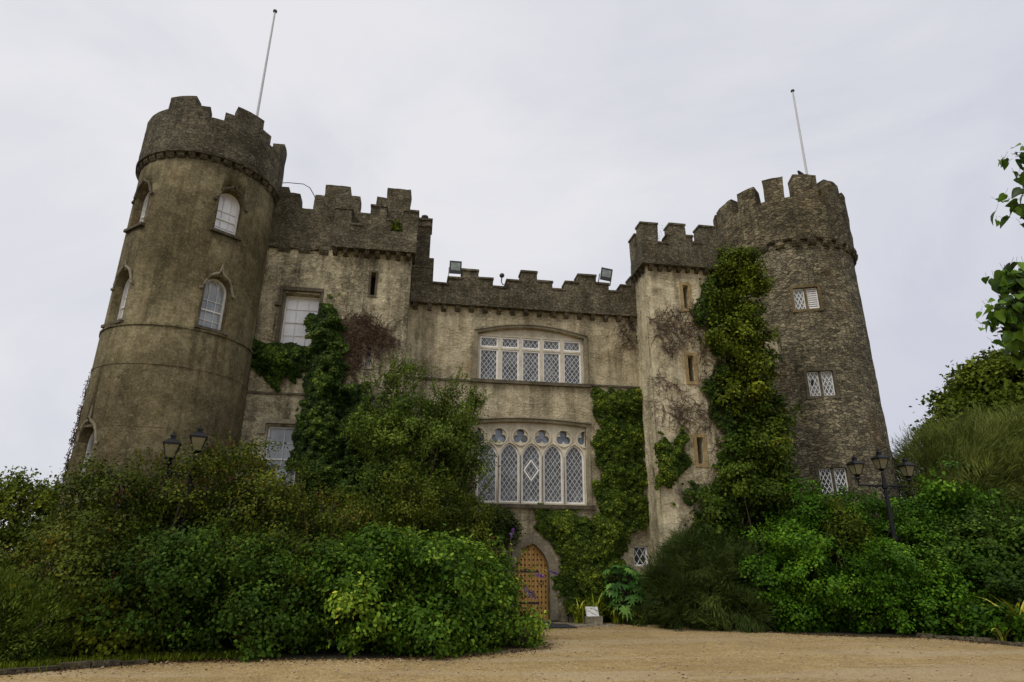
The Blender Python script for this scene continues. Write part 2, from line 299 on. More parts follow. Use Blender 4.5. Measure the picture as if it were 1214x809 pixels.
class MB:
    def __init__(s): s.v = []; s.f = []
    def add(s, vs, fs):
        b = len(s.v); s.v += [tuple(v) for v in vs]; s.f += [tuple(b+i for i in f) for f in fs]
    def box(s, x0, x1, y0, y1, z0, z1, T=None):
        T = T or (lambda a, b, c: (a, b, c))
        c = [(x0, y0, z0), (x1, y0, z0), (x1, y1, z0), (x0, y1, z0), (x0, y0, z1), (x1, y0, z1), (x1, y1, z1), (x0, y1, z1)]
        s.add([T(*p) for p in c], [(0, 3, 2, 1), (4, 5, 6, 7), (0, 1, 5, 4), (1, 2, 6, 5), (2, 3, 7, 6), (3, 0, 4, 7)])
    def prism(s, poly, T, w0, w1):                      # poly of (u, v), T(u, v, w)
        n = len(poly)
        s.add([T(u, v, w0) for u, v in poly] + [T(u, v, w1) for u, v in poly],
              [tuple(range(n-1, -1, -1)), tuple(range(n, 2*n))] + [(i, (i+1) % n, n+(i+1) % n, n+i) for i in range(n)])
    def ring(s, outer, inner, T, w0, w1, closed=True):  # band between two outlines with the same count
        n = len(outer); k = n if closed else n-1
        vs = [T(u, v, w) for w in (w0, w1) for poly in (outer, inner) for u, v in poly]
        fs = []
        for i in range(k):
            j = (i+1) % n
            fs += [(i, n+i, n+j, j), (2*n+i, 2*n+j, 3*n+j, 3*n+i), (i, j, 2*n+j, 2*n+i), (n+i, 3*n+i, 3*n+j, n+j)]
        if not closed: fs += [(0, 2*n, 3*n, n), (n-1, 2*n-1, 4*n-1, 3*n-1)]
        s.add(vs, fs)
    def bar(s, p, q, r, T=None, n=4, r2=None):
        T = T or (lambda a, b, c: (a, b, c))
        p, q = Vector(T(*p)), Vector(T(*q)); s.tube([p, q], [r, r if r2 is None else r2], n)
    def tube(s, pts, rad, n=6, cap=True):
        pts = [Vector(p) for p in pts]; rings = []; up = None
        if not hasattr(rad, '__len__'): rad = [rad]*len(pts)
        for i, p in enumerate(pts):
            d = (pts[min(i+1, len(pts)-1)]-pts[max(i-1, 0)]).normalized()
            a = d.cross(Vector((0, 0, 1)) if abs(d.z) < .9 else Vector((1, 0, 0))).normalized(); b = d.cross(a)
            rings.append([p + (a*math.cos(2*math.pi*(k+.5)/n)+b*math.sin(2*math.pi*(k+.5)/n))*rad[i] for k in range(n)])
        vs = [v for r in rings for v in r]; fs = []
        for i in range(len(pts)-1):
            for k in range(n): fs.append((i*n+k, i*n+(k+1) % n, (i+1)*n+(k+1) % n, (i+1)*n+k))
        if cap: fs += [tuple(range(n-1, -1, -1)), tuple((len(pts)-1)*n+k for k in range(n))]
        s.add(vs, fs)
    def lathe(s, prof, n=16, c=(0, 0, 0), ph=0.):
        vs = [(c[0]+r*math.cos(2*math.pi*k/n+ph), c[1]+r*math.sin(2*math.pi*k/n+ph), c[2]+z) for r, z in prof for k in range(n)]
        fs = [(i*n+k, i*n+(k+1) % n, (i+1)*n+(k+1) % n, (i+1)*n+k) for i in range(len(prof)-1) for k in range(n)]
        fs += [tuple(range(n-1, -1, -1)), tuple((len(prof)-1)*n+k for k in range(n))]
        s.add(vs, fs)
    def ball(s, c, r, seg=10, rings=7):
        rx, ry, rz = (r, r, r) if not hasattr(r, '__len__') else r
        vs = []; fs = []
        for i in range(rings+1):
            th = math.pi*i/rings
            for k in range(seg):
                a = 2*math.pi*k/seg; sn = max(math.sin(th), .02)
                vs.append((c[0]+rx*sn*math.cos(a), c[1]+ry*sn*math.sin(a), c[2]-rz*math.cos(th)))
        for i in range(rings):
            for k in range(seg): fs.append((i*seg+k, i*seg+(k+1) % seg, (i+1)*seg+(k+1) % seg, (i+1)*seg+k))
        s.add(vs, fs)
    def mesh(s, name, weld=False, uv=True, cyl=None, rough=0., rsc=2.5, origin=None):
        me = bpy.data.meshes.new(name); v = s.v
        if origin is not None: v = [(a-origin[0], b-origin[1], c-origin[2]) for a, b, c in v]
        me.from_pydata(v, [], s.f)
        bm = bmesh.new(); bm.from_mesh(me)
        if weld: bmesh.ops.remove_doubles(bm, verts=bm.verts, dist=.0015)
        bmesh.ops.recalc_face_normals(bm, faces=bm.faces)
        if rough:
            for q in bm.verts: q.co += noise.noise_vector(q.co*rsc)*rough + noise.noise_vector(q.co*rsc*3.1+Vector((7, 3, 1)))*rough*.5
        bm.to_mesh(me); bm.free()
        if uv: planar_uv(me, cyl)
        return me
    def build(s, name, m, parent=None, smooth=False, **k):
        me = s.mesh(name, **k)
        if smooth: me.polygons.foreach_set('use_smooth', [True]*len(me.polygons))
        return link(name, me, m, parent)

def plane_map(y0): return lambda u, v, w: (u, y0-w, v)
def shift(T, du=0, dv=0, dw=0): return lambda u, v, w: T(u+du, v+dv, w+dw)
def tower_map(c, r, ang):
    a = R(ang); ca, sa = math.cos(a), math.sin(a)
    return lambda u, v, w: (c[0]+(r+w)*ca-u*sa, c[1]+(r+w)*sa+u*ca, v)

def cut(mb_wall, cutters, name, m, parent, cyl=None, rough=0., weld=True):
    me = mb_wall.mesh(name, weld=weld, rough=rough, uv=False); o = bpy.data.objects.new(name, me); COL.objects.link(o)
    cm = cutters.mesh('cutter', uv=False); co = bpy.data.objects.new('cutter', cm); COL.objects.link(co)
    md = o.modifiers.new('cut', 'BOOLEAN'); md.object = co; md.operation = 'DIFFERENCE'; md.solver = 'EXACT'; md.use_self = True
    dg = bpy.context.evaluated_depsgraph_get(); dg.update()
    nm = bpy.data.meshes.new_from_object(o.evaluated_get(dg)); nm.name = name
    bpy.data.objects.remove(co); bpy.data.objects.remove(o); bpy.data.meshes.remove(cm)
    nm.materials.clear(); planar_uv(nm, cyl)
    return link(name, nm, m, parent)

def columns(segs, T, z0, w0, w1, step=.13, dz=.17):
    """A parapet: segs of (s0, s1, top), T(s, w, z); returns an MB (weld it)."""
    mb = MB(); cols = []
    for s0, s1, h in segs:
        n = max(1, round((s1-s0)/step))
        for i in range(n): cols.append((s0+(s1-s0)*i/n, s0+(s1-s0)*(i+1)/n, h))
    def levels(a, b):
        ks = [a] + [k*dz for k in range(math.ceil((a+.02)/dz), int((b-.02)/dz)+1)] + [b]
        return ks
    q = lambda p4: mb.add(p4, [(0, 1, 2, 3)])
    for i, (a, b, h) in enumerate(cols):
        lv = levels(z0, h)
        for z, y in zip(lv, lv[1:]):
            q([T(a, w1, z), T(b, w1, z), T(b, w1, y), T(a, w1, y)]); q([T(b, w0, z), T(a, w0, z), T(a, w0, y), T(b, w0, y)])
        q([T(a, w1, h), T(b, w1, h), T(b, w0, h), T(a, w0, h)]); q([T(a, w0, z0), T(b, w0, z0), T(b, w1, z0), T(a, w1, z0)])
        for sd, x in ((-1, a), (1, b)):
            j = i+sd; hn = cols[j][2] if 0 <= j < len(cols) and abs((cols[j][1] if sd < 0 else cols[j][0])-x) < 1e-6 else z0
            if hn < h-1e-6:
                lv = levels(hn, h) if hn > z0 else levels(z0, h)
                for z, y in zip(lv, lv[1:]): q([T(x, w0, z), T(x, w1, z), T(x, w1, y), T(x, w0, y)])
    return mb

def clip_seg(p, q, poly):
    """clip a segment to a convex, anticlockwise polygon"""
    t0, t1 = 0., 1.; d = (q[0]-p[0], q[1]-p[1])
    for i in range(len(poly)):
        a, b = poly[i], poly[(i+1) % len(poly)]
        nx, ny = -(b[1]-a[1]), b[0]-a[0]
        den = nx*d[0]+ny*d[1]; num = nx*(a[0]-p[0])+ny*(a[1]-p[1])
        if abs(den) < 1e-9:
            if num > 0: return None
            continue
        t = num/den
        if den > 0: t0 = max(t0, t)
        else: t1 = min(t1, t)
    if t1-t0 < 1e-3: return None
    return (p[0]+d[0]*t0, p[1]+d[1]*t0), (p[0]+d[0]*t1, p[1]+d[1]*t1)
def lattice(mb, poly, T, w, pu, pv, r):
    """diamond leading over a convex polygon: diamonds pu wide, pv tall"""
    us = [p[0] for p in poly]; vs = [p[1] for p in poly]; u0, u1, v0, v1 = min(us), max(us), min(vs), max(vs); uc = (u0+u1)/2
    k = pv/pu; span = (v1-v0)/k+(u1-u0)
    for sgn in (1, -1):
        n = int(span/pu)+2
        for i in range(-n, n+1):
            x = uc+(i+.5)*pu; ext = (v1-v0)/k
            s = clip_seg((x, v0), (x+sgn*ext, v1), poly)
            if s: mb.bar((*s[0], w), (*s[1], w), r, T)
def rect(u0, u1, v0, v1): return [(u0, v0), (u1, v0), (u1, v1), (u0, v1)]
def arch(uc, a, v0, sp, rise, n=7):
    """pointed arch outline, anticlockwise from lower left; half width a, springing sp, apex sp+rise"""
    rho = (a*a+rise*rise)/(2*a); cx = a-rho; th = math.atan2(rise, -cx) if cx < 0 else math.atan2(rise, -cx)
    pts = [(cx+rho*math.cos(th*i/n), rho*math.sin(th*i/n)) for i in range(n+1)]
    right = [(uc+x, sp+y) for x, y in pts]; left = [(uc-x, sp+y) for x, y in reversed(pts[:-1])]
    return [(uc-a, v0), (uc+a, v0)] + right + left[:]
def inset(poly, k):
    """shrink (k>0) a roughly convex outline by k"""
    n = len(poly); out = []
    for i in range(n):
        a, b, c = poly[i-1], poly[i], poly[(i+1) % n]
        def nrm(p, q):
            dx, dy = q[0]-p[0], q[1]-p[1]; l = math.hypot(dx, dy)
            return (-dy/l, dx/l) if l > 1e-7 else None
        n1, n2 = nrm(a, b), nrm(b, c)
        n1 = n1 or n2 or (0, 0); n2 = n2 or n1
        mx_, my = n1[0]+n2[0], n1[1]+n2[1]; l = math.hypot(mx_, my) or 1
        mx_, my = mx_/l, my/l; cs = max(.35, mx_*n1[0]+my*n1[1])
        out.append((b[0]+mx_*k/cs, b[1]+my*k/cs))
    return out
def dedupe(poly):
    out = []
    for p in poly:
        if not out or math.hypot(p[0]-out[-1][0], p[1]-out[-1][1]) > 1e-4: out.append(p)
    return out
def tower_ring(c):
    return lambda s, w, z: (c[0]+w*math.cos(R(s)), c[1]+w*math.sin(R(s)), z)
# ------------------------------------------------------------------ ground
g = MB(); g.add([(-1500, -1500, -.012), (1500, -1500, -.012), (1500, 1500, -.012), (-1500, 1500, -.012)], [(0, 1, 2, 3)])
tag(g.build('ground', M['soil']), kind='structure')
gp = [(-60, -60), (60, -60), (40, -20), (13.5, -10.2), (10.6, -7.4), (10.2, -5.6), (9.9, -4.75), (8.6, -4.5), (7.2, -3.9), (5.8, -2.35), (5.0, -1.0), (4.4, -.5), (2.4, -.35), (.8, -.35), (.0, -2.5), (-.2, -5.4), (-1.0, -6.5), (-2, -7.15), (-4.4, -7.15), (-6.2, -7.35), (-7.0, -7.75), (-7.9, -8.45), (-10.5, -11.), (-30, -20)]
g = MB(); n0 = len(gp); g.add([(x, y, -.005) for x, y in gp], [tuple(range(n0))])
tag(g.build('gravel_drive', M['gravel']), kind='structure')
g = MB()
for x0, x1, y0, y1 in ((1.62, 2.6, -1.75, -1.0), (2.62, 3.3, -1.6, -1.0), (1.1, 2.2, -.98, -.36), (2.22, 3.1, -.98, -.5)):
    g.prism([(x0, y0), (x1+random.uniform(-.05, .05), y0+random.uniform(-.05, .05)), (x1, y1), (x0, y1)], lambda u, v, w: (u, v, w), -.04, .006)
tag(g.build('flagstone_path', M['paving']), kind='structure')
def kerb(pts):
    k = MB()
    for (xa, ya), (xb, yb) in zip(pts, pts[1:]):
        d = math.hypot(xb-xa, yb-ya); n = max(1, round(d/.42))
        for i in range(n):
            t0, t1 = (i+.02)/n, (i+.97)/n; h = .075+random.uniform(-.03, .03); o = random.uniform(-.02, .02)
            nx, ny = -(yb-ya)/d, (xb-xa)/d
            P = lambda t, s: (xa+(xb-xa)*t+nx*(s+o), ya+(yb-ya)*t+ny*(s+o))
            k.prism([P(t0, -.07), P(t1, -.07), P(t1, .08), P(t0, .08)], lambda u, v, w: (u, v, w), -.05, h)
    tag(k.build('kerb', M['parapet'], rough=.012, rsc=6), kind='structure')
kerb([(-10.5, -10.9), (-7.85, -8.4), (-6.2, -7.35)])
kerb([(9.6, -4.6), (10.2, -5.5), (10.6, -7.3), (13.4, -10.1)])

# ------------------------------------------------------------------ the castle
castle = empty('castle', (0, 0, 0), 'ivy-clad grey-brown stone castle with crenellated round towers at both ends', 'castle')
LT = (-9.08, -.76); RT = (12.33, 2.35); LR, RR = 1.93, 2.47
FC, FA, FB, FT = plane_map(0), plane_map(-.5), plane_map(-.6), plane_map(-1.2)
cutC, cutA, cutB, cutT, cutL, cutR = [MB() for _ in range(6)]

def corbels(T, s_list, z, wid, proj, hgt, parent, m, rough=.012):
    for s in s_list:
        mb = MB(); k = random.uniform(.88, 1.1); hh = hgt*random.uniform(.9, 1.08)
        prof = [(0, z), (0, z-hh), (proj*.45, z-hh*.95), (proj*.85, z-hh*.6), (proj, z-hh*.25), (proj, z)]
        mb.add([T(s-wid*k/2, v, w-.02) for w, v in prof]+[T(s+wid*k/2, v, w-.02) for w, v in prof],
               [tuple(range(5, -1, -1)), tuple(range(6, 12))]+[(i, (i+1) % 6, 6+(i+1) % 6, 6+i) for i in range(6)])
        mb.build('corbel', m, parent, rough=rough, rsc=6)
def lin(a, b, n): return [a+(b-a)*i/(n-1) for i in range(n)]

# --- windows
def leaded_light(poly, T, leads, w=-.15, pu=.16, pv=.24, fr=.045, frames=None, r=.0075):
    frames.ring(poly, inset(poly, fr), T, w-.035, w+.04)
    lattice(leads, inset(poly, fr*.9), T, w+.012, pu, pv, r)
def sash(T, poly, v0, vtop, ncol, nrow, glass, mtl='white', w=-.17, fr=.05, a=None, uc=0):
    f = MB(); f.ring(poly, inset(poly, fr), T, w-.04, w+.05)
    ip = inset(poly, fr*.8); u0 = min(p[0] for p in poly); u1 = max(p[0] for p in poly)
    for i in range(1, ncol):
        x = u0+(u1-u0)*i/ncol; s = clip_seg((x, v0), (x, vtop+1), ip)
        if s: f.bar((*s[0], w+.012), (*s[1], w+.012), .012, T)
    for j in range(1, nrow):
        y = v0+(vtop-v0)*j/nrow; s = clip_seg((u0-.1, y), (u1+.1, y), ip)
        rr = .03 if j == nrow//2 else .012
        if s: f.bar((*s[0], w+.014), (*s[1], w+.014), rr, T)
    o = f.build('window', M[mtl], castle)
    gmb = MB(); gmb.prism(inset(poly, .01), T, w-.03, w-.006); gmb.build('glass', glass, o)
    return o, f

def tower_window(ang, v0, sp, rise, a, finial, glass):
    T = tower_map(LT, LR, ang); poly = arch(0, a, v0, sp, rise, 6)
    cutL.prism(poly, T, -.55, .6)
    o, f = sash(T, poly, v0, sp, 3, 4, glass, w=-.3)
    q = MB()
    for sg in (1, -1):                                   # crossing bars in the head
        for k in (1/3, -1/3):
            pts = []
            for i in range(6):
                t = i/5; x = (k*a)+sg*(1-math.cos(t*1.25))*a*.75; y = sp+math.sin(t*1.25)*rise*.95
                if abs(x) < a-.04-(max(0, y-sp)/rise)**2*a*.75: pts.append(T(x, y, -.288))
            if len(pts) > 1: q.tube(pts, .011, 4)
    q.build('glazing_bar', M['white'], o)
    s = MB(); s.box(-a-.1, a+.1, v0-.08, v0, -.33, .06, T); s.build('sill', M['dressed_dark'], o, rough=.008, rsc=5)
    h = MB(); hp = [(-a-.15, sp-.09), (-a-.09, sp-.08), (-a-.055, sp+.02), (-a*1.03, sp+rise*.4), (-a*.8, sp+rise*.84), (-a*.45, sp+rise*1.06), (-a*.2, sp+rise*1.2), (-.035, sp+rise*1.36), (0, sp+rise*1.42+finial)]
    wz = lambda u: .03+math.sqrt(LR*LR-u*u)-LR
    for sg in (1, -1):
        h.tube([T(sg*u, v, wz(u)) for u, v in hp], [.05, .045, .038, .038, .038, .038, .036, .032, .018], 6)
    h.build('hood_mould', M['dressed' if finial > .05 else 'dressed_dark'], o, rough=.008, rsc=5)
    return o
tower_window(-51.5, 10.3, 11.32, .36, .34, .02, M['glass_blind'])
tower_window(-50.0, 7.42, 8.58, .38, .34, .2, M['glass_grey'])
tower_window(-130, 10.3, 11.32, .36, .34, .02, M['glass_blind'])
tower_window(-129, 7.42, 8.58, .38, .34, .1, M['glass_blind'])
tower_window(-128, 2.8, 4.3, .42, .36, .3, M['glass_grey'])

def label_hood(o, u0, u1, v1, T, mtl, drop=.35, t=.09, w=.1):
    h = MB(); h.box(u0-.14, u1+.14, v1+.06, v1+.06+t, -.05, w, T)
    h.box(u0-.14, u0-.05, v1-drop, v1+.058, -.05, w*.9, T); h.box(u1+.05, u1+.14, v1-drop, v1+.058, -.05, w*.9, T)
    h.box(u0-.24, u0-.142, v1-drop, v1-drop+.1, -.05, w*.9, T); h.box(u1+.142, u1+.24, v1-drop, v1-drop+.1, -.05, w*.9, T)
    return h.build('hood_mould', mtl, o, rough=.006, rsc=5)
p = rect(-6.47, -5.43, 7.62, 9.34); cutA.prism(p, FA, -.55, .5); o, _ = sash(FA, p, 7.62, 9.34, 3, 4, M['glass_blind'], w=-.3)
label_hood(o, -6.47, -5.43, 9.34, FA, M['dressed_dark'], .45, .12, .1)
s = MB(); s.box(-6.6, -5.32, 7.53, 7.618, -.2, .1, FA); s.build('sill', M['dressed_dark'], o)
for x0, x1 in ((-6.58, -6.472), (-5.428, -5.35)): j = MB(); j.box(x0, x1, 7.62, 9.4, -.06, .03, FA); j.build('jamb', M['dressed_dark'], o)
p = rect(-6.43, -5.52, 3.35, 5.2); cutA.prism(p, FA, -.45, .5); o, _ = sash(FA, p, 3.35, 5.2, 2, 4, M['glass_grey'])
label_hood(o, -6.43, -5.52, 5.2, FA, M['dressed'], .25, .12, .11)
s = MB(); s.box(-6.55, -5.4, 3.25, 3.348, -.2, .1, FA); s.build('sill', M['dressed'], o)

def slit(T, cutter, u0, u1, v0, v1, surround, sw=.09, lead=False, rec=-.42):
    p = rect(u0, u1, v0, v1); cutter.prism(p, T, rec, .5)
    f = MB(); f.ring(inset(p, -sw), p, T, -.06, .03); o = f.build('slit_window', surround, castle, rough=.006, rsc=6)
    gmb = MB(); gmb.prism(inset(p, .004), T, rec+.02, rec+.04) if not lead else gmb.prism(inset(p, .004), T, -.14, -.12)
    gmb.build('glass', M['glass_lead'] if lead else M['black'], o)  # unleaded slits: no glass, a near-black sheet with the opening's shade as its colour
    if lead:
        q = MB(); lattice(q, p, T, -.11, .13, .2, .008); q.build('leading', M['white'], o)
    return o
slit(FB, cutB, -3.93, -3.78, 9.4, 10.18, M['dressed_dark'], .06)
slit(FB, cutB, -3.87, -3.73, 7.08, 7.7, M['dressed'], .09, True)
for u0, u1, v0, v1 in ((6.15, 6.33, 9.42, 10.24), (6.1, 6.3, 6.95, 7.8), (6.16, 6.36, 4.4, 5.2)):
    slit(FT, cutT, u0, u1, v0, v1, M['ochre'], .1)

def seg_arch(u0, u1, v, rise, n=12):
    return [(u0+(u1-u0)*i/n, v+rise*(1-(2*i/n-1)**2)) for i in range(n+1)]
# upper leaded window of five lights
u0, u1, v0, v1 = -.44, 3.06, 7.03, 8.56; top = seg_arch(u0, u1, v1+.02, .27)
cutC.prism([(u0, v0), (u1, v0)]+top[::-1], FC, -.42, .5)
fr, cas, ld, gl = MB(), MB(), MB(), MB(); pit = (u1-u0-.06)/5
for i in range(6):
    x = u0+.03+i*pit; fr.box(x-.045, x+.045, v0, v1, -.25, -.09, FC)
fr.box(u0, u1, v1-.03, v1+.04, -.251, -.088, FC)
for i in range(5): fr.box(u0+.03+i*pit+.046, u0+.03+(i+1)*pit-.046, 8.1, 8.16, -.249, -.091, FC)
for i in range(5):
    a, b = u0+.03+i*pit+.047, u0+.03+(i+1)*pit-.047
    for lo, hi in ((v0+.012, 8.098), (8.162, v1-.032)):
        q = rect(a, b, lo, hi); leaded_light(q, FC, ld, -.16, .148, .2, .05, cas); gl.prism(inset(q, .02), FC, -.178, -.17)
o = fr.build('window', M['cream'], castle); cas.build('casement', M['white'], o); ld.build('leading', M['white'], o); gl.build('glass', M['glass_lead'], o)
ty = MB(); ty.prism([(u0+.001, v1+.042), (u1-.001, v1+.042)]+[(min(max(x, u0+.001), u1-.001), max(y-.004, v1+.043)) for x, y in top[::-1]], FC, -.2, -.12); ty.build('tympanum', M['cream'], o)
hd = MB(); outl = [(u0-.12, v0)]+[(x+(-.12 if i == 0 else .12 if i == 12 else 0), y+.09) for i, (x, y) in enumerate(top)]+[(u1+.12, v0)]; inl = [(u0-.012, v0)]+[(x+(-.012 if i == 0 else .012 if i == 12 else 0), y+.012) for i, (x, y) in enumerate(top)]+[(u1+.012, v0)]
hd.ring(outl, inl, FC, -.05, .045, closed=False)
oo = [(x, y+.05) for x, y in outl[1:-1]]; hd.ring(oo, [(x, y+.002) for x, y in outl[1:-1]], FC, -.05, .09, closed=False)
hd.build('hood_mould', M['dressed'], o)
s = MB(); s.box(u0-.2, u1+.2, v0-.11, v0-.003, -.3, .1, FC); s.build('sill', M['dressed_dark'], o, rough=.006)

# lower traceried window
u0, u1, v0, v1 = -.40, 3.06, 3.22, 5.6; top = seg_arch(u0, u1, v1+.02, .1)
cutC.prism([(u0, v0), (u1, v0)]+top[::-1], FC, -.46, .5)
plate, pc = MB(), MB(); plate.prism([(u0+.002, v0+.002), (u1-.002, v0+.002)]+[(min(max(x, u0+.002), u1-.002), y-.003) for x, y in top[::-1]], FC, -.3, -.12)
cas, ld, gl, tg, rim = MB(), MB(), MB(), MB(), MB(); cx = [2.69-.683*i for i in range(5)]
for i, c in enumerate(cx):
    q = dedupe(arch(c, .3, v0+.06, 4.64, .42, 6)); pc.prism(q, FC, -.5, .2); rim.ring(inset(q, -.052), inset(q, -.014), FC, -.125, -.085)
    leaded_light(q, FC, ld, -.2, .145, .21, .042, cas, r=.007)
    gl.prism(inset(q, .01), FC, -.24, -.226)
def trefoil(c, v, d=.128, rl=.118, n=48):
    pts = []
    for i in range(n):
        th = 2*math.pi*i/n; best = .05
        for k in range(3):
            ph = R(90+120*k); b = d*math.cos(th-ph); dis = rl*rl-d*d+b*b
            if dis >= 0: best = max(best, b+math.sqrt(dis))
        pts.append((c+best*math.cos(th), v+best*math.sin(th)))
    return pts
for i in range(-1, 5):
    c = 2.69+.3415-.683*(i+1)
    tf = trefoil(c, 5.27)
    tf = [(min(max(x, u0+.03), u1-.03), y) for x, y in tf]
    if i in (-1, 4):
        tf = dedupe(tf)
    pc.prism(tf, FC, -.5, .2)
    cc = [(min(max(c+.285*math.cos(2*math.pi*k/32), u0+.012), u1-.012), 5.265+.285*math.sin(2*math.pi*k/32)) for k in range(32)]
    ci = [(min(max(c+.243*math.cos(2*math.pi*k/32), u0+.012), u1-.012), 5.265+.243*math.sin(2*math.pi*k/32)) for k in range(32)]
    rim.ring(cc, ci, FC, -.125, -.075)
    tg.prism([(min(max(x, u0+.01), u1-.01), y) for x, y in [(c-.25, 5.0), (c+.25, 5.0), (c+.25, 5.54), (c-.25, 5.54)]], FC, -.26, -.245)
o = cut(plate, pc, 'window', M['cream'], castle)
rim.build('tracery', M['cream'], o); cas.build('casement', M['white'], o); ld.build('leading', M['white'], o); gl.build('glass', M['glass_lead'], o); tg.build('trefoil_glass', M['glass_trefoil'], o)
dm = MB(); dc = (cx[2], 4.25); dd = [(dc[0], dc[1]-.31), (dc[0]+.225, dc[1]), (dc[0], dc[1]+.31), (dc[0]-.225, dc[1])]
dm.ring(inset(dd, -.02), inset(dd, .022), FC, -.2, -.155); dm.build('diamond_panel', M['white'], o)
hd = MB(); ou = [(x+(-.16 if i == 0 else .16 if i == 12 else 0), y+.1) for i, (x, y) in enumerate(top)]
hd.ring([(x, y+.045) for x, y in ou], ou, FC, -.05, .1, closed=False)
hd.ring([(u0-.11, v0)]+[(x+(-.11 if i == 0 else .11 if i == 12 else 0), y+.098) for i, (x, y) in enumerate(top)]+[(u1+.11, v0)],
        [(u0-.01, v0)]+[(x+(-.01 if i == 0 else .01 if i == 12 else 0), y+.01) for i, (x, y) in enumerate(top)]+[(u1+.01, v0)], FC, -.05, .03, closed=False)
hd.build('hood_mould', M['dressed'], o)
s = MB(); s.box(u0-.2, u1+.2, v0-.12, v0-.003, -.3, .11, FC); s.build('sill', M['dressed_dark'], o, rough=.006)

# small window by the turret foot
p = rect(4.4, 4.86, 1.5, 2.08); cutC.prism(p, FC, -.42, .5); cas, ld, gl = MB(), MB(), MB()
leaded_light(p, FC, ld, -.12, .2, .32, .05, cas, r=.012); gl.prism(inset(p, .02), FC, -.15, -.14)
o = cas.build('window', M['white'], castle); ld.build('leading', M['white'], o); gl.build('glass', M['glass_dark'], o)

# right tower windows: pairs of lights
def pair(ang, v0, v1, louvre):
    T = tower_map(RT, RR, ang); a = .42; p = rect(-a, a, v0, v1); cutR.prism(p, T, -.4, .6)
    f = MB(); f.ring(inset(p, -.1), inset(p, -.001), T, -.1, .02); f.box(-.035, .035, v0, v1, -.2, -.02, T)
    o = f.build('window', M['brownstone'] if louvre else M['dressed_dark'], castle, rough=.006)
    cas, ld, gl = MB(), MB(), MB()
    for k, (x0, x1) in enumerate(((-a+.01, -.04), (.04, a-.01))):
        q = rect(x0, x1, v0+.01, v1-.01)
        if louvre and k == 1:
            lv = MB(); lv.ring(q, inset(q, .04), T, -.16, -.09)
            for i in range(9):
                z = v0+.06+i*(v1-v0-.1)/9; lv.box(x0+.041, x1-.041, z, z+.05, -.15, -.11, T)
            lv.build('louvre', M['white'], o)
        else:
            leaded_light(q, T, ld, -.13, .13, .26, .035, cas, r=.016); gl.prism(inset(q, .01), T, -.17, -.15)
    cas.build('casement', M['white'], o); ld.build('leading', M['white'], o); gl.build('glass', M['glass_grey'] if v0 > 5 else M['glass_dark'], o)
    if not louvre and v0 > 5:
        bp = MB(); bp.prism([(-.26, v0+.4), (-.2, v0+.52), (-.26, v0+.64), (-.32, v0+.52)], T, -.14, -.105); bp.build('broken_pane', M['black'], o)
    r = MB()                                             # relieving arch of thin stones
    for i in range(15):
        th = R(18+144*i/14); c, s_ = math.cos(th), math.sin(th); zc = v1+.32
        b = [(c*.62-s_*.04, s_*.5+c*.04), (c*.62+s_*.04, s_*.5-c*.04), (c*.9+s_*.04, s_*.78-c*.04), (c*.9-s_*.04, s_*.78+c*.04)]
        Tt = lambda u, v, w: T(u, v, w+math.sqrt(RR*RR-u*u)-RR)
        r.prism([(x, zc+y) for x, y in b], Tt, -.05, .012+random.uniform(0, .012))
    r.build('relieving_arch', M['rubble'], o, rough=.006)
pair(-111, 10.28, 11.12, True); pair(-110, 7.06, 7.95, False); pair(-112, 3.75, 4.62, False)

# --- door
da = arch(1.32, .51, .03, 1.25, .86, 8); cutC.prism(dedupe(da), FC, -.5, .5)
d = MB(); d.prism(dedupe(inset(da, .004)), FC, -.24, -.15); door = d.build('door', M['oak'], castle)
hd_ = MB(); hd_.tube([FC(1.62+.06*math.cos(2*math.pi*k/12), 1.02+.06*math.sin(2*math.pi*k/12), -.12) for k in range(13)], .01, 5); hd_.build('handle', M['rust'], door)
sr = MB(); sr.ring(arch(1.32, .74, .03, 1.25, 1.13, 8), inset(da, -.001), FC, -.12, .05); sr.build('door_surround', M['dressed'], castle, rough=.008)
st = MB(); 
for i in range(8):
    for jn in range(13):
        x, z = .9+i*.12, .2+jn*.145
        if clip_seg((x, z-.03), (x, z+.03), dedupe(inset(da, .06))): 
            st.add([FC(x-.022, z-.022, -.15), FC(x+.022, z-.022, -.15), FC(x+.022, z+.022, -.15), FC(x-.022, z+.022, -.15), FC(x, z, -.115)], [(0, 1, 4), (1, 2, 4), (2, 3, 4), (3, 0, 4)])
st.build('stud', M['rust'], door); [x for x in door.children if x.name.startswith('stud')][0]['kind'] = 'stuff'
for z in (.45, 1.3): hs = MB(); hs.box(.85, 1.55, z, z+.05, -.149, -.135, FC); hs.build('strap_hinge', M['rust'], door)
k = MB(); k.box(.78, 1.86, -.05, .03, -.5, .12, FC); k.build('door_step', M['dressed'], castle)

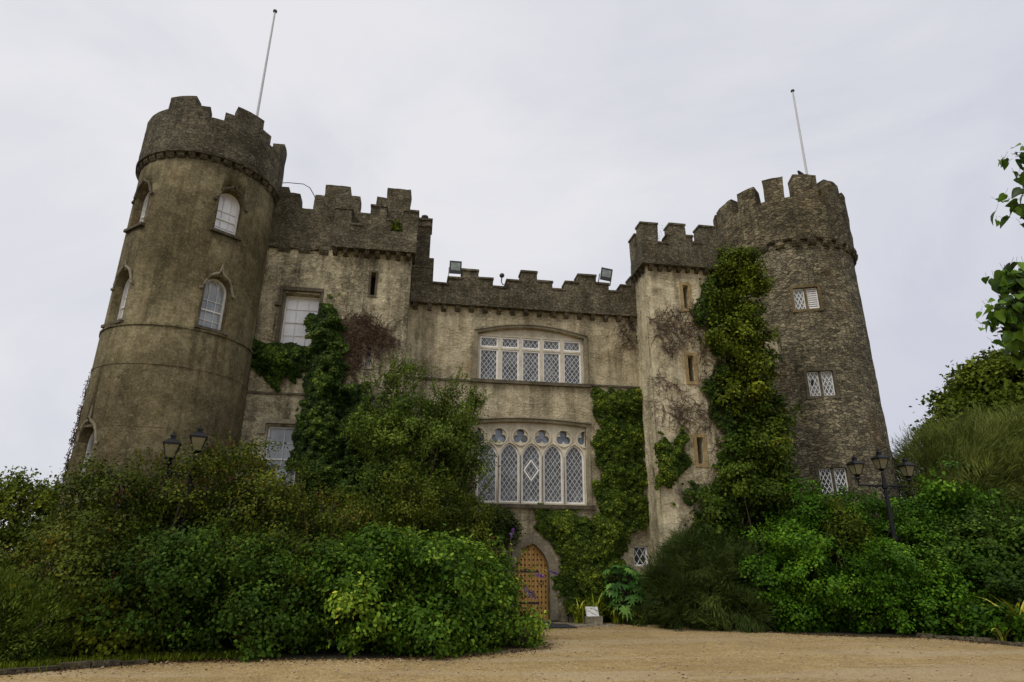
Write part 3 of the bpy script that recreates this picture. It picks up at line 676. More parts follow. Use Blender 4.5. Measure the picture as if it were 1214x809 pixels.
# --- walls
w = MB(); w.box(-2.7, 5.6, -.0, .7, -.3, 9.5)
cut(w, cutC, 'hall_wall', M['render_pale'], castle)
w = MB(); w.box(-8.9, -5.3, -.5, .8, -.3, 10.83); wa = cut(w, cutA, 'wing_wall', M['render_wing'], castle)
w = MB(); w.box(-5.301, -2.7, -.6, .8, -.3, 10.86); wb = cut(w, cutB, 'wing_wall', M['render_wing'], castle)
w = MB(); w.box(4.93, 7.38, -1.2, .9, -.3, 10.85); tw = cut(w, cutT, 'turret_wall', M['turret'], castle)
def shaft(c, prof, n, ph=0):
    mb = MB(); mb.lathe(prof, n, (c[0], c[1], 0), ph); return mb
lt = cut(shaft(LT, [(LR+.035, -.3), (LR+.03, 4.68), (LR+.03, 6.28), (LR+.03, 7.3), (LR, 7.31), (LR, 9), (LR, 11), (LR, 12.6)], 96), cutL, 'round_tower', M['render_brown'], castle, cyl=(*LT, LR))
for p_ in lt.data.polygons: p_.use_smooth = abs(p_.normal.z) < .5 and p_.area > .1
rt = cut(shaft(RT, [(RR+.1, -.3)]+[(RR+.1*(1-i/60)**2, .22*i) for i in range(1, 60)]+[(RR, 13.06)], 110), cutR, 'round_tower', M['rubble'], castle, cyl=(*RT, RR), rough=.022)

# string courses
for z, rr in ((7.3, LR+.06), (6.25, LR+.045), (4.66, LR+.037)):
    s = MB(); s.lathe([(rr-.2, z-.035), (rr, z-.03), (rr, z+.03), (rr-.2, z+.045)], 96, (*LT, 0)); s.build('string_course', M['render_brown'], lt, rough=.01)
for x0, x1, z in ((-2.68, -.66, 6.93), (3.27, 4.92, 6.98)): s = MB(); s.box(x0, x1, -.055, .1, z, z+.06); s.build('string_course', M['dressed_dark'], castle, rough=.012)
s = MB(); s.box(-7.6, -5.31, -.555, -.3, 6.12, 6.18); s.build('string_course', M['dressed_dark'], wa, rough=.012)

# parapets and corbel tables
def add_parapet(segs, T, z0, w0, w1, parent, m, step=.13, cyl=None, caps=None, rough=.027):
    mb = columns(segs, T, z0, w0, w1, step); o = mb.build('parapet', m, parent, weld=True, rough=rough, cyl=cyl)
    ov = .035 if cyl is None else .03; sd = ov if cyl is None else .9
    for a, b, h in segs:
        if caps and h in caps:
            c = MB(); c.add([T(x, y, z) for z in (h-.012, h+.055) for x, y in ((a-sd*.6, w0-ov), (b+sd*.6, w0-ov), (b+sd*.6, w1+ov), (a-sd*.6, w1+ov))], [(0, 3, 2, 1), (4, 5, 6, 7), (0, 1, 5, 4), (1, 2, 6, 5), (2, 3, 7, 6), (3, 0, 4, 7)])
            c.build('coping', m, parent, rough=.012)
    return o
PF = lambda y0: (lambda s_, w_, z_: (s_, y0-w_, z_))
hall = [x for x in castle.children if x.name.startswith('hall_wall')][0]
cen = [(-2.68, -2.03, 10.72), (-2.03, -1.5, 10.17), (-1.5, -1.04, 10.4), (-1.04, -.5, 10.72), (-.5, -.01, 10.45), (-.01, .45, 10.18), (.45, .94, 10.46), (.94, 1.49, 10.82), (1.49, 2.02, 10.5), (2.02, 2.46, 10.24), (2.46, 2.9, 10.55), (2.9, 3.53, 10.85), (3.53, 3.98, 10.58), (3.98, 4.4, 10.32), (4.4, 4.77, 10.56), (4.77, 5.3, 10.9)]
add_parapet(cen, PF(-.14), 9.52, -.45, 0, hall, M['parapet'], caps={h for _, _, h in cen})
l_ = MB(); l_.box(-2.66, 4.9, -.19, .2, 9.455, 9.518); l_.build('cornice', M['parapet'], hall, rough=.01)
corbels(plane_map(0), lin(-2.5, 4.75, 17), 9.455, .15, .17, .2, hall, M['parapet'])
rear = [(-7.9, -6.78, 13.02), (-6.78, -6.41, 12.82), (-6.41, -5.95, 12.28), (-5.95, -5.65, 12.82), (-5.65, -4.85, 13.24), (-4.85, -4.5, 12.92), (-4.5, -4.12, 12.32), (-4.12, -3.98, 12.62), (-3.98, -3.65, 12.95), (-3.65, -2.88, 13.34)]
add_parapet(rear, PF(-.58), 10.85, -.5, 0, wa, M['parapet'])
bar_ = [(-5.2, -4.68, 12.22), (-4.68, -4.36, 11.68), (-4.36, -4.1, 11.9), (-4.1, -3.6, 12.42), (-3.6, -3.42, 11.95), (-3.42, -3.04, 11.57), (-3.04, -2.58, 12.34)]
add_parapet(bar_, PF(-.86), 10.9, -.27, 0, wb, M['parapet'], caps={12.22, 11.68, 12.42, 11.95, 12.34})
side = [(-.58, -.1, 12.3), (-.1, .25, 11.6), (.25, .8, 12.3)]
add_parapet(side, lambda s_, w_, z_: (-2.6-.28+w_*1.0+.28, s_, z_), 10.9, -.28, 0, wb, M['parapet'])
l_ = MB(); l_.box(-5.2, -2.6, -.88, -.3, 10.86, 10.9); l_.build('cornice', M['parapet'], wb, rough=.01)
corbels(plane_map(-.6), lin(-5.1, -2.8, 8), 10.86, .14, .24, .2, wb, M['parapet'])
corbels(plane_map(-.5), lin(-7.3, -5.45, 4), 10.85, .34, .09, .14, wa, M['parapet'])
ch = MB(); ch.box(-2.62, -2.14, .35, .85, 9.6, 12.75); ch.box(-2.66, -2.1, .31, .89, 12.5, 12.6); ch.box(-2.66, -2.1, .31, .89, 12.753, 12.83); ch.box(-2.62, -1.98, .3, .95, 9.6, 11.3)
cho = ch.build('chimney', M['parapet'], castle, rough=.012); cp = MB(); cp.lathe([(.09, 12.83), (.08, 12.95), (.13, 12.97), (.12, 13.05), (.03, 13.1)], 12, (-2.38, .6, 0)); cp.build('chimney_pot', M['dark_metal'], cho, smooth=True)

tp = [(4.76, 5.36, 12.33), (5.36, 5.68, 11.63), (5.68, 5.78, 11.97), (5.78, 6.34, 12.38), (6.34, 6.58, 11.97), (6.58, 6.84, 11.73), (6.84, 7.43, 12.4)]
tpo = add_parapet(tp, PF(-1.4), 10.9, -.42, 0, tw, M['parapet'], caps={12.33, 12.38, 12.4, 11.97, 11.63, 11.73})
lf = [(-.979, -.82, 11.65), (-.82, -.25, 12.2)]
add_parapet(lf, lambda s_, w_, z_: (5.18-.42-w_*1.0, s_, z_), 10.9, -.42, 0, tw, M['parapet'], caps={12.2})
add_parapet(lf, lambda s_, w_, z_: (7.43+w_, s_, z_), 10.9, -.42, 0, tw, M['parapet'], caps={12.2})
add_parapet([(5.19, 5.9, 11.65), (5.9, 6.5, 12.33), (6.5, 7.0, 11.65)], PF(-.25), 10.9, -.42, 0, tw, M['parapet'])
fl = MB(); fl.box(4.95, 7.36, -1.2, .85, 10.86, 11.2); fl.build('roof', M['parapet'], tw)
l_ = MB(); l_.box(4.74, 7.45, -1.43, -1.1, 10.85, 10.898); l_.box(4.74, 5.1, -1.099, -.22, 10.85, 10.898); l_.build('cornice', M['parapet'], tw, rough=.01)
corbels(plane_map(-1.2), lin(5.08, 7.3, 8), 10.85, .13, .19, .17, tw, M['parapet']); corbels(lambda s_, v_, w_: (4.93-w_, s_, v_), lin(-1.0, -.35, 3), 10.85, .13, .16, .17, tw, M['parapet'])

ls = [(-137, -116, 14.05), (-116, -93, 14.45), (-93, -81, 14.12), (-81, -69.5, 13.78), (-69.5, -61, 14.07), (-61, -37, 14.42), (-37, -27, 14.1), (-27, -14, 13.78), (-14, -4, 14.08), (-4, 20, 14.42), (20, 30, 14.1), (30, 42, 13.78), (42, 52, 14.08), (52, 76, 14.42), (76, 86, 14.1), (86, 98, 13.78), (98, 108, 14.08), (108, 132, 14.42), (132, 142, 14.1), (142, 154, 13.78), (154, 164, 14.08), (164, 188, 14.42), (188, 198, 14.1), (198, 211, 13.78), (211, 223, 14.05)]
add_parapet(ls, tower_ring(LT), 12.6, 1.68, 2.05, lt, M['parapet'], step=3.3, cyl=(*LT, 2.05), rough=.014)
l_ = MB(); l_.lathe([(1.7, 12.53), (2.07, 12.53), (2.08, 12.6), (1.7, 12.6)], 96, (*LT, 0)); l_.build('cornice', M['parapet'], lt, rough=.01)
for i in range(40): corbels(tower_map(LT, LR, i*9+2), [0], 12.53, .21, .12, .15, lt, M['parapet'])
rf = MB(); rf.lathe([(1.7, 12.61), (1.7, 13.3)], 48, (*LT, 0)); rf.build('roof', M['parapet'], lt)
rs = [(-170, -163, 15.62), (-163, -156, 14.88), (-156, -139.5, 15.68), (-139.5, -132, 14.88), (-132, -115.5, 15.82), (-115.5, -107.5, 14.88), (-107.5, -87, 15.84), (-87, -79, 14.95), (-79, -59, 15.74), (-59, -51, 14.95), (-51, -30, 15.6)]
a = -30
while a < 170:
    rs += [(a, a+6, 14.95), (a+6, a+28, 15.65+random.uniform(-.08, .08))]; a += 28
rs += [(a, 190, 14.95)]
add_parapet(rs, tower_ring(RT), 13.12, 1.98, 2.57, rt, M['rubble_top'], step=2.6, cyl=(*RT, 2.6), rough=.032)
l_ = MB(); l_.lathe([(2.1, 13.06), (2.58, 13.06), (2.61, 13.12), (2.1, 13.12)], 90, (*RT, 0)); l_.build('cornice', M['rubble_top'], rt, rough=.015)
for i in range(28): corbels(tower_map(RT, RR, i*360/28+3), [0], 13.06, .3, .19, .27, rt, M['rubble_top'], .018)
rf = MB(); rf.lathe([(2.0, 13.12), (2.0, 14.3)], 48, (*RT, 0)); rf.build('roof', M['rubble_top'], rt)
# body behind
for x0, x1, y0, y1, z1 in ((-2.69, 10.5, .71, 9, 9.2), (-8.7, -2.7, .81, 8, 10.7)): b = MB(); b.box(x0, x1, y0, y1, -.3, z1); b.build('rear_range', M['render_pale'], castle)
b = MB(); b.box(7.385, 10.6, .1, .7, -.3, 8.2); b.build('link_wall', M['rubble'], castle)
# ------------------------------------------------------------------ plants
def unit(a): return a/np.maximum(np.linalg.norm(a, axis=1, keepdims=True), 1e-9)
def rnd(n): return rng.normal(size=(n, 3))
def leaf_mesh(name, P, D, N, Ln, Wd, tone, m, parent=None, origin=(0, 0, 0), fold=.25, big=False, droop=0.):
    """P base points, D directions, N normals, Ln lengths, Wd half widths, tone 0..1 per leaf"""
    n = len(P); D = unit(D); Sd = unit(np.cross(D, N)); Nn = np.cross(Sd, D)
    P = P-np.array(origin); Ln = np.broadcast_to(Ln, (n,))[:, None]; Wd = np.broadcast_to(Wd, (n,))[:, None]
    up = Nn*Wd*fold; dz = np.zeros((n, 3)); dz[:, 2] = -1
    if big:
        V = np.stack([P, P+D*Ln*.22+Sd*Wd*.95+up*.9, P+D*Ln*.6+Sd*Wd*.8+up*.5+dz*Ln*droop*.3, P+D*Ln+dz*Ln*droop, P+D*Ln*.6-Sd*Wd*.8+up*.5+dz*Ln*droop*.3, P+D*Ln*.22-Sd*Wd*.95+up*.9], 1)
        F = np.array([[0, 1, 2, 3], [0, 3, 4, 5]]); k, q = 6, 4
    else:
        V = np.stack([P, P+D*Ln*.45+Sd*Wd+up, P+D*Ln+dz*Ln*droop, P+D*Ln*.45-Sd*Wd+up], 1); F = np.array([[0, 1, 2], [0, 2, 3]]); k, q = 4, 3
    F = (F[None]+(np.arange(n)*k)[:, None, None]).reshape(-1)
    me = bpy.data.meshes.new(name); me.vertices.add(n*k); me.vertices.foreach_set('co', V.reshape(-1).astype(np.float32))
    me.loops.add(len(F)); me.loops.foreach_set('vertex_index', F.astype(np.int32))
    me.polygons.add(2*n); me.polygons.foreach_set('loop_start', (np.arange(2*n)*q).astype(np.int32))
    me.update(calc_edges=True)
    at = me.attributes.new('tone', 'FLOAT', 'FACE'); at.data.foreach_set('value', np.repeat(np.clip(tone, 0, 1), 2).astype(np.float32))
    return link(name, me, m, parent)
def vnoise(P, s, off=0.):
    return np.array([noise.noise(Vector((x*s+off, y*s+off*.7, z*s-off))) for x, y, z in P])
def shell(ells, n, lo=.8, hi=1.06, zmin=.06):
    E = np.array(ells, float); C_, A = E[:, :3], E[:, 3:]
    ar = (A[:, 0]*A[:, 1]+A[:, 0]*A[:, 2]+A[:, 1]*A[:, 2]); out = []; nr = []; tot = 0
    while tot < n:
        k = rng.choice(len(E), size=n, p=ar/ar.sum()); d = unit(rnd(n)); s = rng.uniform(lo, hi, n)[:, None]
        p = C_[k]+d*A[k]*s; ok = p[:, 2] > zmin
        for j in range(len(E)):
            q = np.sum(((p-C_[j])/A[j])**2, 1); ok &= (q > (lo*.93)**2) | (k == j)
        out.append(p[ok]); nr.append(unit(d/A[k])[ok]); tot += ok.sum()
    return np.concatenate(out)[:n], np.concatenate(nr)[:n]
def bush(name, label, cat, ells, leafm, n=400, per=70, cr=.22, L=.085, W=.03, shoots=60, slen=.4, sleaves=12, up=.35, droop=.3, stems=7, group=None, lump=.22, fill=.25, base=None, part='foliage', needle=False, ldir=None, stem_m='bark', lobes=0, lr=(.28, .5), cut_z=9e9):
    E = np.array(ells, float); bx, by = (base if base else (E[:, 0].mean(), E[:, 1].mean())); org = (bx, by, 0)
    root = empty(name, org, label, cat, group)
    src = ells
    if lobes:
        lp, ln_ = shell(ells, lobes, .72, 1.0, .12); rr = rng.uniform(lr[0], lr[1], lobes)
        src = [(*a, r_*1.15, r_*1.1, r_*.85) for a, r_ in zip(lp, rr)]
    P, Nr = shell(src, n)
    P += Nr*(vnoise(P, 1.1, bx)*lump*1.6)[:, None]
    ct = np.clip(.42+.55*vnoise(P, .8, by+3)+rng.normal(0, .17, n), 0, 1)
    idx = np.repeat(np.arange(n), per); m = len(idx)
    off = rnd(m)*cr*.55; off[:, 2] *= .75
    p = P[idx]+off; nn = Nr[idx]; o = unit(off+nn*cr*.4)
    Nl = unit(o*.55+nn*.5+np.array([0, 0, up])+rnd(m)*.38)
    D = np.cross(Nl, rnd(m)); D = unit(D)+nn*.35; D[:, 2] -= droop
    if needle: D = nn*.9+rnd(m)*.22+rnd(n)[idx]*.33+np.array(ldir)
    t = np.clip(ct[idx]*.65+rng.uniform(0, .4, m), 0, 1); ln = L*rng.uniform(.5, 1.4, m)
    parts = [(p, D, Nl, ln, t)]
    if fill:                                              # inner leaves
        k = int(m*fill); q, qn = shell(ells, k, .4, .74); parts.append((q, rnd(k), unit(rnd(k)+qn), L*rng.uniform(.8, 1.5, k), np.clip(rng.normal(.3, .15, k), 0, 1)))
    tips = []
    if shoots:
        q, qn = shell(ells, shoots, .92, 1.0); 
        for a, b in zip(q, qn):
            d = unit((b*.7+np.array([0, 0, .75 if not needle else .2])+rnd(1)[0]*.3)[None])[0]; l = slen*rng.uniform(.5, 1.3)
            s = np.linspace(.0, 1, sleaves); pts = a+d*l*s[:, None]+np.array([0, 0, -1])*(droop*.5*l*s**2)[:, None]
            sd = unit(np.cross(d[None], rnd(sleaves))); 
            parts.append((pts, sd*.8+d*.6, unit(np.cross(sd, d[None])+np.array([0, 0, .6])), L*rng.uniform(.6, 1.1, sleaves), np.clip(rng.normal(.62, .15, sleaves), 0, 1)))
            tips.append((a-d*.3, a, pts[-1]))
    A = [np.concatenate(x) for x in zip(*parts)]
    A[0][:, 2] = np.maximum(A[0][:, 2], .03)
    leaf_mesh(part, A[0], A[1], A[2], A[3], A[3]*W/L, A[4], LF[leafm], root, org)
    sb = MB()
    for i in range(stems):
        a = rng.uniform(0, 6.28); j = rng.integers(len(P)); q = P[j]; b0 = (bx+.05*math.cos(a), by+.04*math.sin(a), -.05)
        mid = [(b0[c]*.45+q[c]*.55)+(rng.normal(0, .12) if c < 2 else .1) for c in range(3)]
        sb.tube([b0, mid, q], [.035, .022, .008], 5)
    for t3 in ([] if needle else tips): sb.tube([tuple(x) for x in t3], [.006, .005, .003], 3)
    if stems: sb.build('stem', M[stem_m], root, origin=org, uv=False)
    return root

def in_poly(P, poly):
    """signed distance: positive inside"""
    x, y = P[:, 0], P[:, 1]; ins = np.zeros(len(P), bool); dm = np.full(len(P), 9.)
    for (xa, ya), (xb, yb) in zip(poly, poly[1:]+poly[:1]):
        c = ((ya > y) != (yb > y)) & (x < (xb-xa)*(y-ya)/(yb-ya+1e-12)+xa); ins ^= c
        dx, dy = xb-xa, yb-ya; t = np.clip(((x-xa)*dx+(y-ya)*dy)/(dx*dx+dy*dy), 0, 1)
        dm = np.minimum(dm, np.hypot(x-xa-t*dx, y-ya-t*dy))
    return np.where(ins, dm, -dm)
def ivy(label, poly, T, leafm, n, thick=.25, L=.085, W=.04, rag=.22, name='ivy', cat='ivy', group='ivy on the castle walls', stems=9, gaps=.0, hang=.0):
    xs, ys = [p[0] for p in poly], [p[1] for p in poly]
    Q = np.stack([rng.uniform(min(xs)-.3, max(xs)+.3, n*2), rng.uniform(min(ys)-.3, max(ys)+.3, n*2)], 1)
    d = in_poly(Q, list(poly)); P3 = np.c_[Q, np.zeros(len(Q))]
    nz_ = vnoise(P3, 2.3, xs[0]); nz2 = vnoise(P3, 6., ys[0]); lump_ = vnoise(P3, 1.5, 5.)
    ok = (d+nz_*rag+nz2*rag*.5 > 0) & (nz2+nz_*.8+rng.uniform(-.3, .3, len(Q)) > -1.2+gaps); Q, d, nz_, nz2, lump_ = Q[ok], d[ok], nz_[ok], nz2[ok], lump_[ok]; m = len(Q)
    th = thick*np.clip(.35+d*1.6, .25, 1)*np.clip(.75+.9*lump_+.4*nz2, .2, 1.6)
    w = .015+th*np.sqrt(rng.uniform(0, 1, m))
    o3 = np.array([T(u, v, 0) for u, v in Q]); w3 = np.array([T(u, v, 1) for u, v in Q]); out = w3-o3
    P = o3+out*w[:, None]
    gx = rng.normal(0, .35, m); side = np.cross(out, np.array([0, 0, 1.]))
    N = unit(out*.9+side*gx[:, None]+np.c_[np.zeros((m, 2)), rng.uniform(.0, .7, m)]+rnd(m)*.15)
    D = side*rng.normal(0, .7, m)[:, None]+np.array([0, 0, -1.])*rng.uniform(.3, 1.1, m)[:, None]+out*rng.uniform(-.05, .4, m)[:, None]
    t = np.clip(.42+.4*lump_+.3*nz2+rng.normal(0, .2, m), 0, 1)
    c = T(sum(xs)/len(xs), min(ys), 0); org = (c[0], c[1], c[2])
    root = empty(name, org, label, cat, group)
    ln = L*rng.uniform(.6, 1.3, m)
    leaf_mesh('foliage', P, D, N, ln, ln*W/L, t, LF[leafm], root, org, fold=.3)
    sb = MB()
    for i in range(stems):
        u = rng.uniform(min(xs), max(xs)); v = min(ys); pts = []
        for k in range(8):
            if in_poly(np.array([[u, v]]), list(poly))[0] > -.05: pts.append(T(u, v, .02))
            elif pts: break
            v += (max(ys)-min(ys))/8; u += rng.normal(0, .12)
        if len(pts) > 1: sb.tube(pts, [.022-.014*k/len(pts) for k in range(len(pts))], 5)
    if sb.v: sb.build('stem', M['bark'], root, origin=org, uv=False)
    return root
def dead_creeper(label, poly, T, n, leaves=500, wmax=.14, group='bare creeper on the castle walls'):
    xs, ys = [p[0] for p in poly], [p[1] for p in poly]; c = T(sum(xs)/len(xs), min(ys), 0)
    root = empty('dead_creeper', c, label, 'creeper', group); sb = MB(); tips = []
    made = 0
    while made < n:
        u, v = rng.uniform(min(xs), max(xs)), rng.uniform(min(ys), max(ys))
        if in_poly(np.array([[u, v]]), list(poly))[0] < 0: continue
        a = rng.uniform(0, 6.28); w = rng.uniform(.01, .05); pts = []
        for k in range(6):
            pts.append(T(u, v, w)); a += rng.normal(0, .55); st = rng.uniform(.06, .13); u += math.cos(a)*st; v += math.sin(a)*st-.015; w = min(wmax, max(.01, w+rng.normal(.006, .03)))
        sb.tube(pts, [.009, .0085, .0075, .0065, .005, .003], 4, cap=False); tips += pts[1:]; made += 1
    sb.build('twigs', M['twig'], root, origin=c, uv=False)
    tp_ = np.array(tips)[rng.integers(len(tips), size=leaves)]+rnd(leaves)*.02
    leaf_mesh('dry_leaves', tp_, rnd(leaves)-np.array([0, 0, .5]), rnd(leaves), .05*rng.uniform(.6, 1.2, leaves), .016, rng.uniform(0, 1, leaves), LF['dry'], root, c)
    return root

# --- climbers
ivy('dark ivy column climbing the left wing wall beside the tall white sash window', [(-5.69, 8.5), (-5.3, 8.85), (-5.02, 9.1), (-4.75, 8.6), (-4.6, 7.5), (-4.35, 6.75), (-3.49, 6.2), (-3.2, 5.0), (-3.2, 2.4), (-5.3, 2.4), (-5.55, 4.2), (-5.6, 5.8), (-5.25, 6.7), (-5.5, 7.5)], FB, 'ivy_dark', 44000, .55, L=.068, W=.032, rag=.5)
ivy('low trailing ivy under the upper sash window next to the round tower', [(-7.42, 7.85), (-6.9, 7.62), (-6.47, 7.8), (-5.9, 7.6), (-5.47, 7.68), (-5.4, 6.95), (-5.9, 6.6), (-6.3, 6.5), (-6.7, 6.75), (-7.1, 6.95)], FA, 'ivy_dark', 9000, .34, L=.068, W=.032, rag=.45, stems=4)
ivy('glossy ivy sheet covering the wall right of the traceried window and arched door', [(3.42, 6.9), (4.1, 6.8), (5.0, 6.95), (5.0, 5.8), (4.85, 5.0), (4.95, 4.2), (4.9, 3.2), (4.8, 2.6), (4.25, 2.35), (4.1, 1.9), (4.1, 1.3), (4.3, .02), (2.2, .02), (2.14, 1.3), (2.0, 2.1), (1.55, 2.5), (1.5, 3.0), (3.2, 3.02), (3.34, 3.4), (3.4, 5.2)], FC, 'ivy', 64000, .28, L=.066, W=.031, rag=.34, gaps=.1)
ivy('small ivy tuft on the lower left corner of the square turret', [(4.75, 4.4), (5.0, 5.2), (5.3, 5.1), (5.7, 5.5), (5.85, 4.7), (5.5, 3.8), (5.1, 3.5), (4.8, 3.7)], shift(FT), 'ivy', 8500, .34, L=.062, W=.028, rag=.45, gaps=.55, stems=5)
dead_creeper('red-brown bare creeper twigs on the left wing right of the ivy column', [(-4.75, 8.6), (-3.83, 8.75), (-2.95, 7.95), (-2.95, 7.5), (-3.6, 7.75), (-4.0, 7.2), (-4.3, 6.5), (-4.75, 7.2)], FB, 420, 2200, .3)
dead_creeper('grey-brown bare creeper twigs round the top slit of the square turret', [(4.95, 8.9), (5.5, 9.4), (6.6, 9.3), (7.0, 8.8), (6.3, 8.3), (5.6, 7.7), (5.2, 7.9)], FT, 190, 500, .2)
dead_creeper('thin bare creeper stems between the lower slits of the square turret', [(5.0, 7.2), (5.6, 6.9), (6.4, 6.2), (6.6, 5.5), (6.0, 5.6), (5.4, 5.3), (5.0, 5.9)], FT, 120, 250, .12)
dead_creeper('dark creeper tangle on the hall parapet end against the turret', [(4.3, 9.4), (4.9, 9.9), (4.9, 8.3), (4.5, 8.5)], FC, 70, 250, .12)
dead_creeper('rusty creeper on the left outer edge of the left round tower', [(-.6, 6.1), (.3, 5.9), (.5, 4.2), (.3, 3.2), (-.7, 3.2)], shift(tower_map(LT, LR, -160), 0, 0, .0), 150, 1100, .07)
ivy('ragged ivy spreading over the right half of the square turret beside its slits', [(6.75, 10.2), (7.45, 11.1), (7.5, 3.0), (6.3, 2.7), (5.7, 3.2), (5.6, 3.7), (6.6, 3.9), (6.95, 4.9), (6.75, 5.8), (6.5, 6.6), (6.95, 7.6), (6.75, 8.7), (6.5, 9.0), (6.5, 9.6)], FT, 'ivy_dark', 15000, .35, L=.068, W=.032, rag=.4, gaps=.6)
dead_creeper('brown bare creeper between the ivy and the slits of the square turret', [(6.4, 9.6), (7.3, 9.8), (7.4, 4.2), (6.5, 3.4), (6.6, 5.0), (6.5, 7.0)], FT, 260, 900, .35)
CL = [(8.0, -1.0, 10.5, .75, .7, .9), (7.6, -1.3, 9.5, .8, .5, .7), (8.2, -.9, 8.6, .65, .7, 1.1), (7.45, -1.4, 8.3, .5, .35, .5), (7.9, -1.15, 7.0, .75, .55, .9), (7.4, -1.4, 6.6, .35, .35, .5)]
bush('ivy_climber', 'tall bushy ivy between the square turret and the right round tower', 'ivy', CL, 'ivy_yellow', 420, 75, .24, .085, .038, 90, .35, 10, .3, .5, 6, 'ivy on the castle walls', .3, lobes=70, lr=(0.22, 0.5))
bush('ivy_climber', 'yellow-green crown of the ivy just under the right round tower corbels', 'ivy', [(8.05, -1.1, 10.75, .65, .6, .65)], 'ivy_yellow', 120, 70, .2, .07, .03, 60, .35, 10, .3, .4, 0, 'ivy on the castle walls', .2, lobes=16, lr=(.18, .4))
CD = [(8.3, -.85, 6.0, .75, .75, 1.4), (8.35, -.9, 4.4, .75, .8, 1.5), (7.85, -1.2, 5.3, .6, .55, .9), (7.6, -1.4, 3.8, .75, .5, .8), (8.4, -1.2, 2.6, 1., .7, 1.2), (6.7, -1.45, 2.55, .7, .45, .55)]
bush('ivy_climber', 'dark green shaggy ivy at the foot of the turret beside the right round tower', 'ivy', CD, 'ivy', 620, 75, .22, .085, .038, 120, .4, 10, .3, .6, 6, 'ivy on the castle walls', .3, lobes=90, lr=(0.22, 0.5))

# --- shrubs left of the door
A1 = [(-8.2, -5.0, 1.2, .9, 1.5, 1.95), (-7.35, -4.9, 1.5, 1.05, 1.5, 2.12), (-6.05, -4.85, 1.55, .95, 1.45, 2.3), (-5.25, -4.9, 1.3, 1.1, 1.5, 1.85), (-4.3, -4.9, 1.2, 1.3, 1.6, 1.7), (-7.7, -6.3, .8, 1.25, 1.05, 1.25), (-9.5, -6.0, .5, 1.15, 1.2, .85)]
r = bush('mixed_shrub', 'huge olive-green shrub with reddish hanging tips in front of the left tower', 'shrub', A1, 'mixed', 1700, 74, .23, .062, .022, 520, .42, 14, .3, .35, 16, None, .42, lobes=150, lr=(0.3, 0.6))
q, qn = shell(A1, 130, .98, 1.1, 1.2); k = 9; qq = np.repeat(q, k, 0)+rnd(130*k)*.05
leaf_mesh('flower', qq, rnd(130*k)*.4-np.array([0, 0, 1.]), rnd(130*k), .055, .012, rng.uniform(0, 1, 130*k), LF['red'], r, tuple(r.location)); r.children[-1]['kind'] = 'stuff'
bush('dark_shrub', 'dark low shrub filling the middle between the huge olive shrub and the bright bush', 'shrub', [(-5.9, -6.3, .75, 1.4, .95, 1.15), (-4.6, -6.1, .8, 1.0, .9, 1.2)], 'dark', 460, 90, .22, .066, .025, 150, .35, 12, .3, .3, 6, None, .3, lobes=55)
bush('yellow_shrub', 'small yellow-leaved shrub low at the kerb in front of the huge olive shrub', 'shrub', [(-7.2, -7.0, .5, .45, .35, .5), (-6.8, -6.95, .35, .3, .25, .35)], 'ivy_yellow', 60, 40, .16, .08, .028, 50, .35, 10, .3, .3, 5, None, .2)
bush('heath_bush', 'pale feathery green heath bush at the far left edge behind the kerb', 'shrub', [(-8.45, -7.45, .6, .6, .5, .75), (-8.0, -7.35, .4, .45, .4, .5)], 'airy', 170, 90, .16, .07, .008, 60, .25, 14, .3, -.2, 4, None, .15, .3, None, 'foliage', True, (0, 0, .5))
bush('laurel_bush', 'bright green broad bush at the gravel edge left of the arched door', 'bush', [(-3.4, -6.0, .7, 1.3, 1.1, 1.1), (-1.95, -6.0, .8, 1.2, 1.1, 1.15), (-.85, -5.6, .45, .85, 1.0, .65), (-2.6, -5.4, 1.0, 1.3, .8, 1.05), (-.25, -5.75, .25, .5, .75, .4)], 'bright', 860, 74, .2, .082, .027, 340, .3, 12, .45, .25, 10, None, .28, lobes=90, lr=(0.25, 0.48))
bush('dark_mound', 'dense dark green rounded shrub below the left end of the traceried window', 'shrub', [(-2.2, -3.5, 1.8, 1.2, 1.0, 1.75), (-1.0, -3.3, 1.35, .95, .9, 1.45), (-3.3, -3.7, 1.5, .9, .9, 1.4)], 'mixed', 600, 84, .2, .058, .022, 140, .3, 12, .35, .3, 7, None, .25, lobes=70, lr=(0.3, 0.5))
bush('willow_shrub', 'tall airy grey-green shrub growing up the wall left of the leaded windows', 'tree', [(-2.95, -1.6, 5.4, .7, .6, 1.35), (-1.3, -1.6, 5.0, .85, .75, 1.35), (-2.15, -1.7, 4.3, 1.35, .75, 1.2), (-2.5, -1.7, 2.9, 1.2, .8, 1.4), (-1.1, -1.6, 3.6, .8, .7, 1.0)], 'airy', 620, 80, .24, .085, .02, 330, .7, 24, .2, .25, 14, None, .4, .2, lobes=60, lr=(0.3, 0.6))
bush('evergreen_climber', 'small dark evergreen mound under the traceried window above the door', 'shrub', [(.1, -.6, 2.5, .6, .45, .5), (-.5, -.7, 2.3, .5, .45, .55)], 'broom', 130, 80, .16, .07, .022, 40, .2, 10, .3, .2, 5, None, .15)
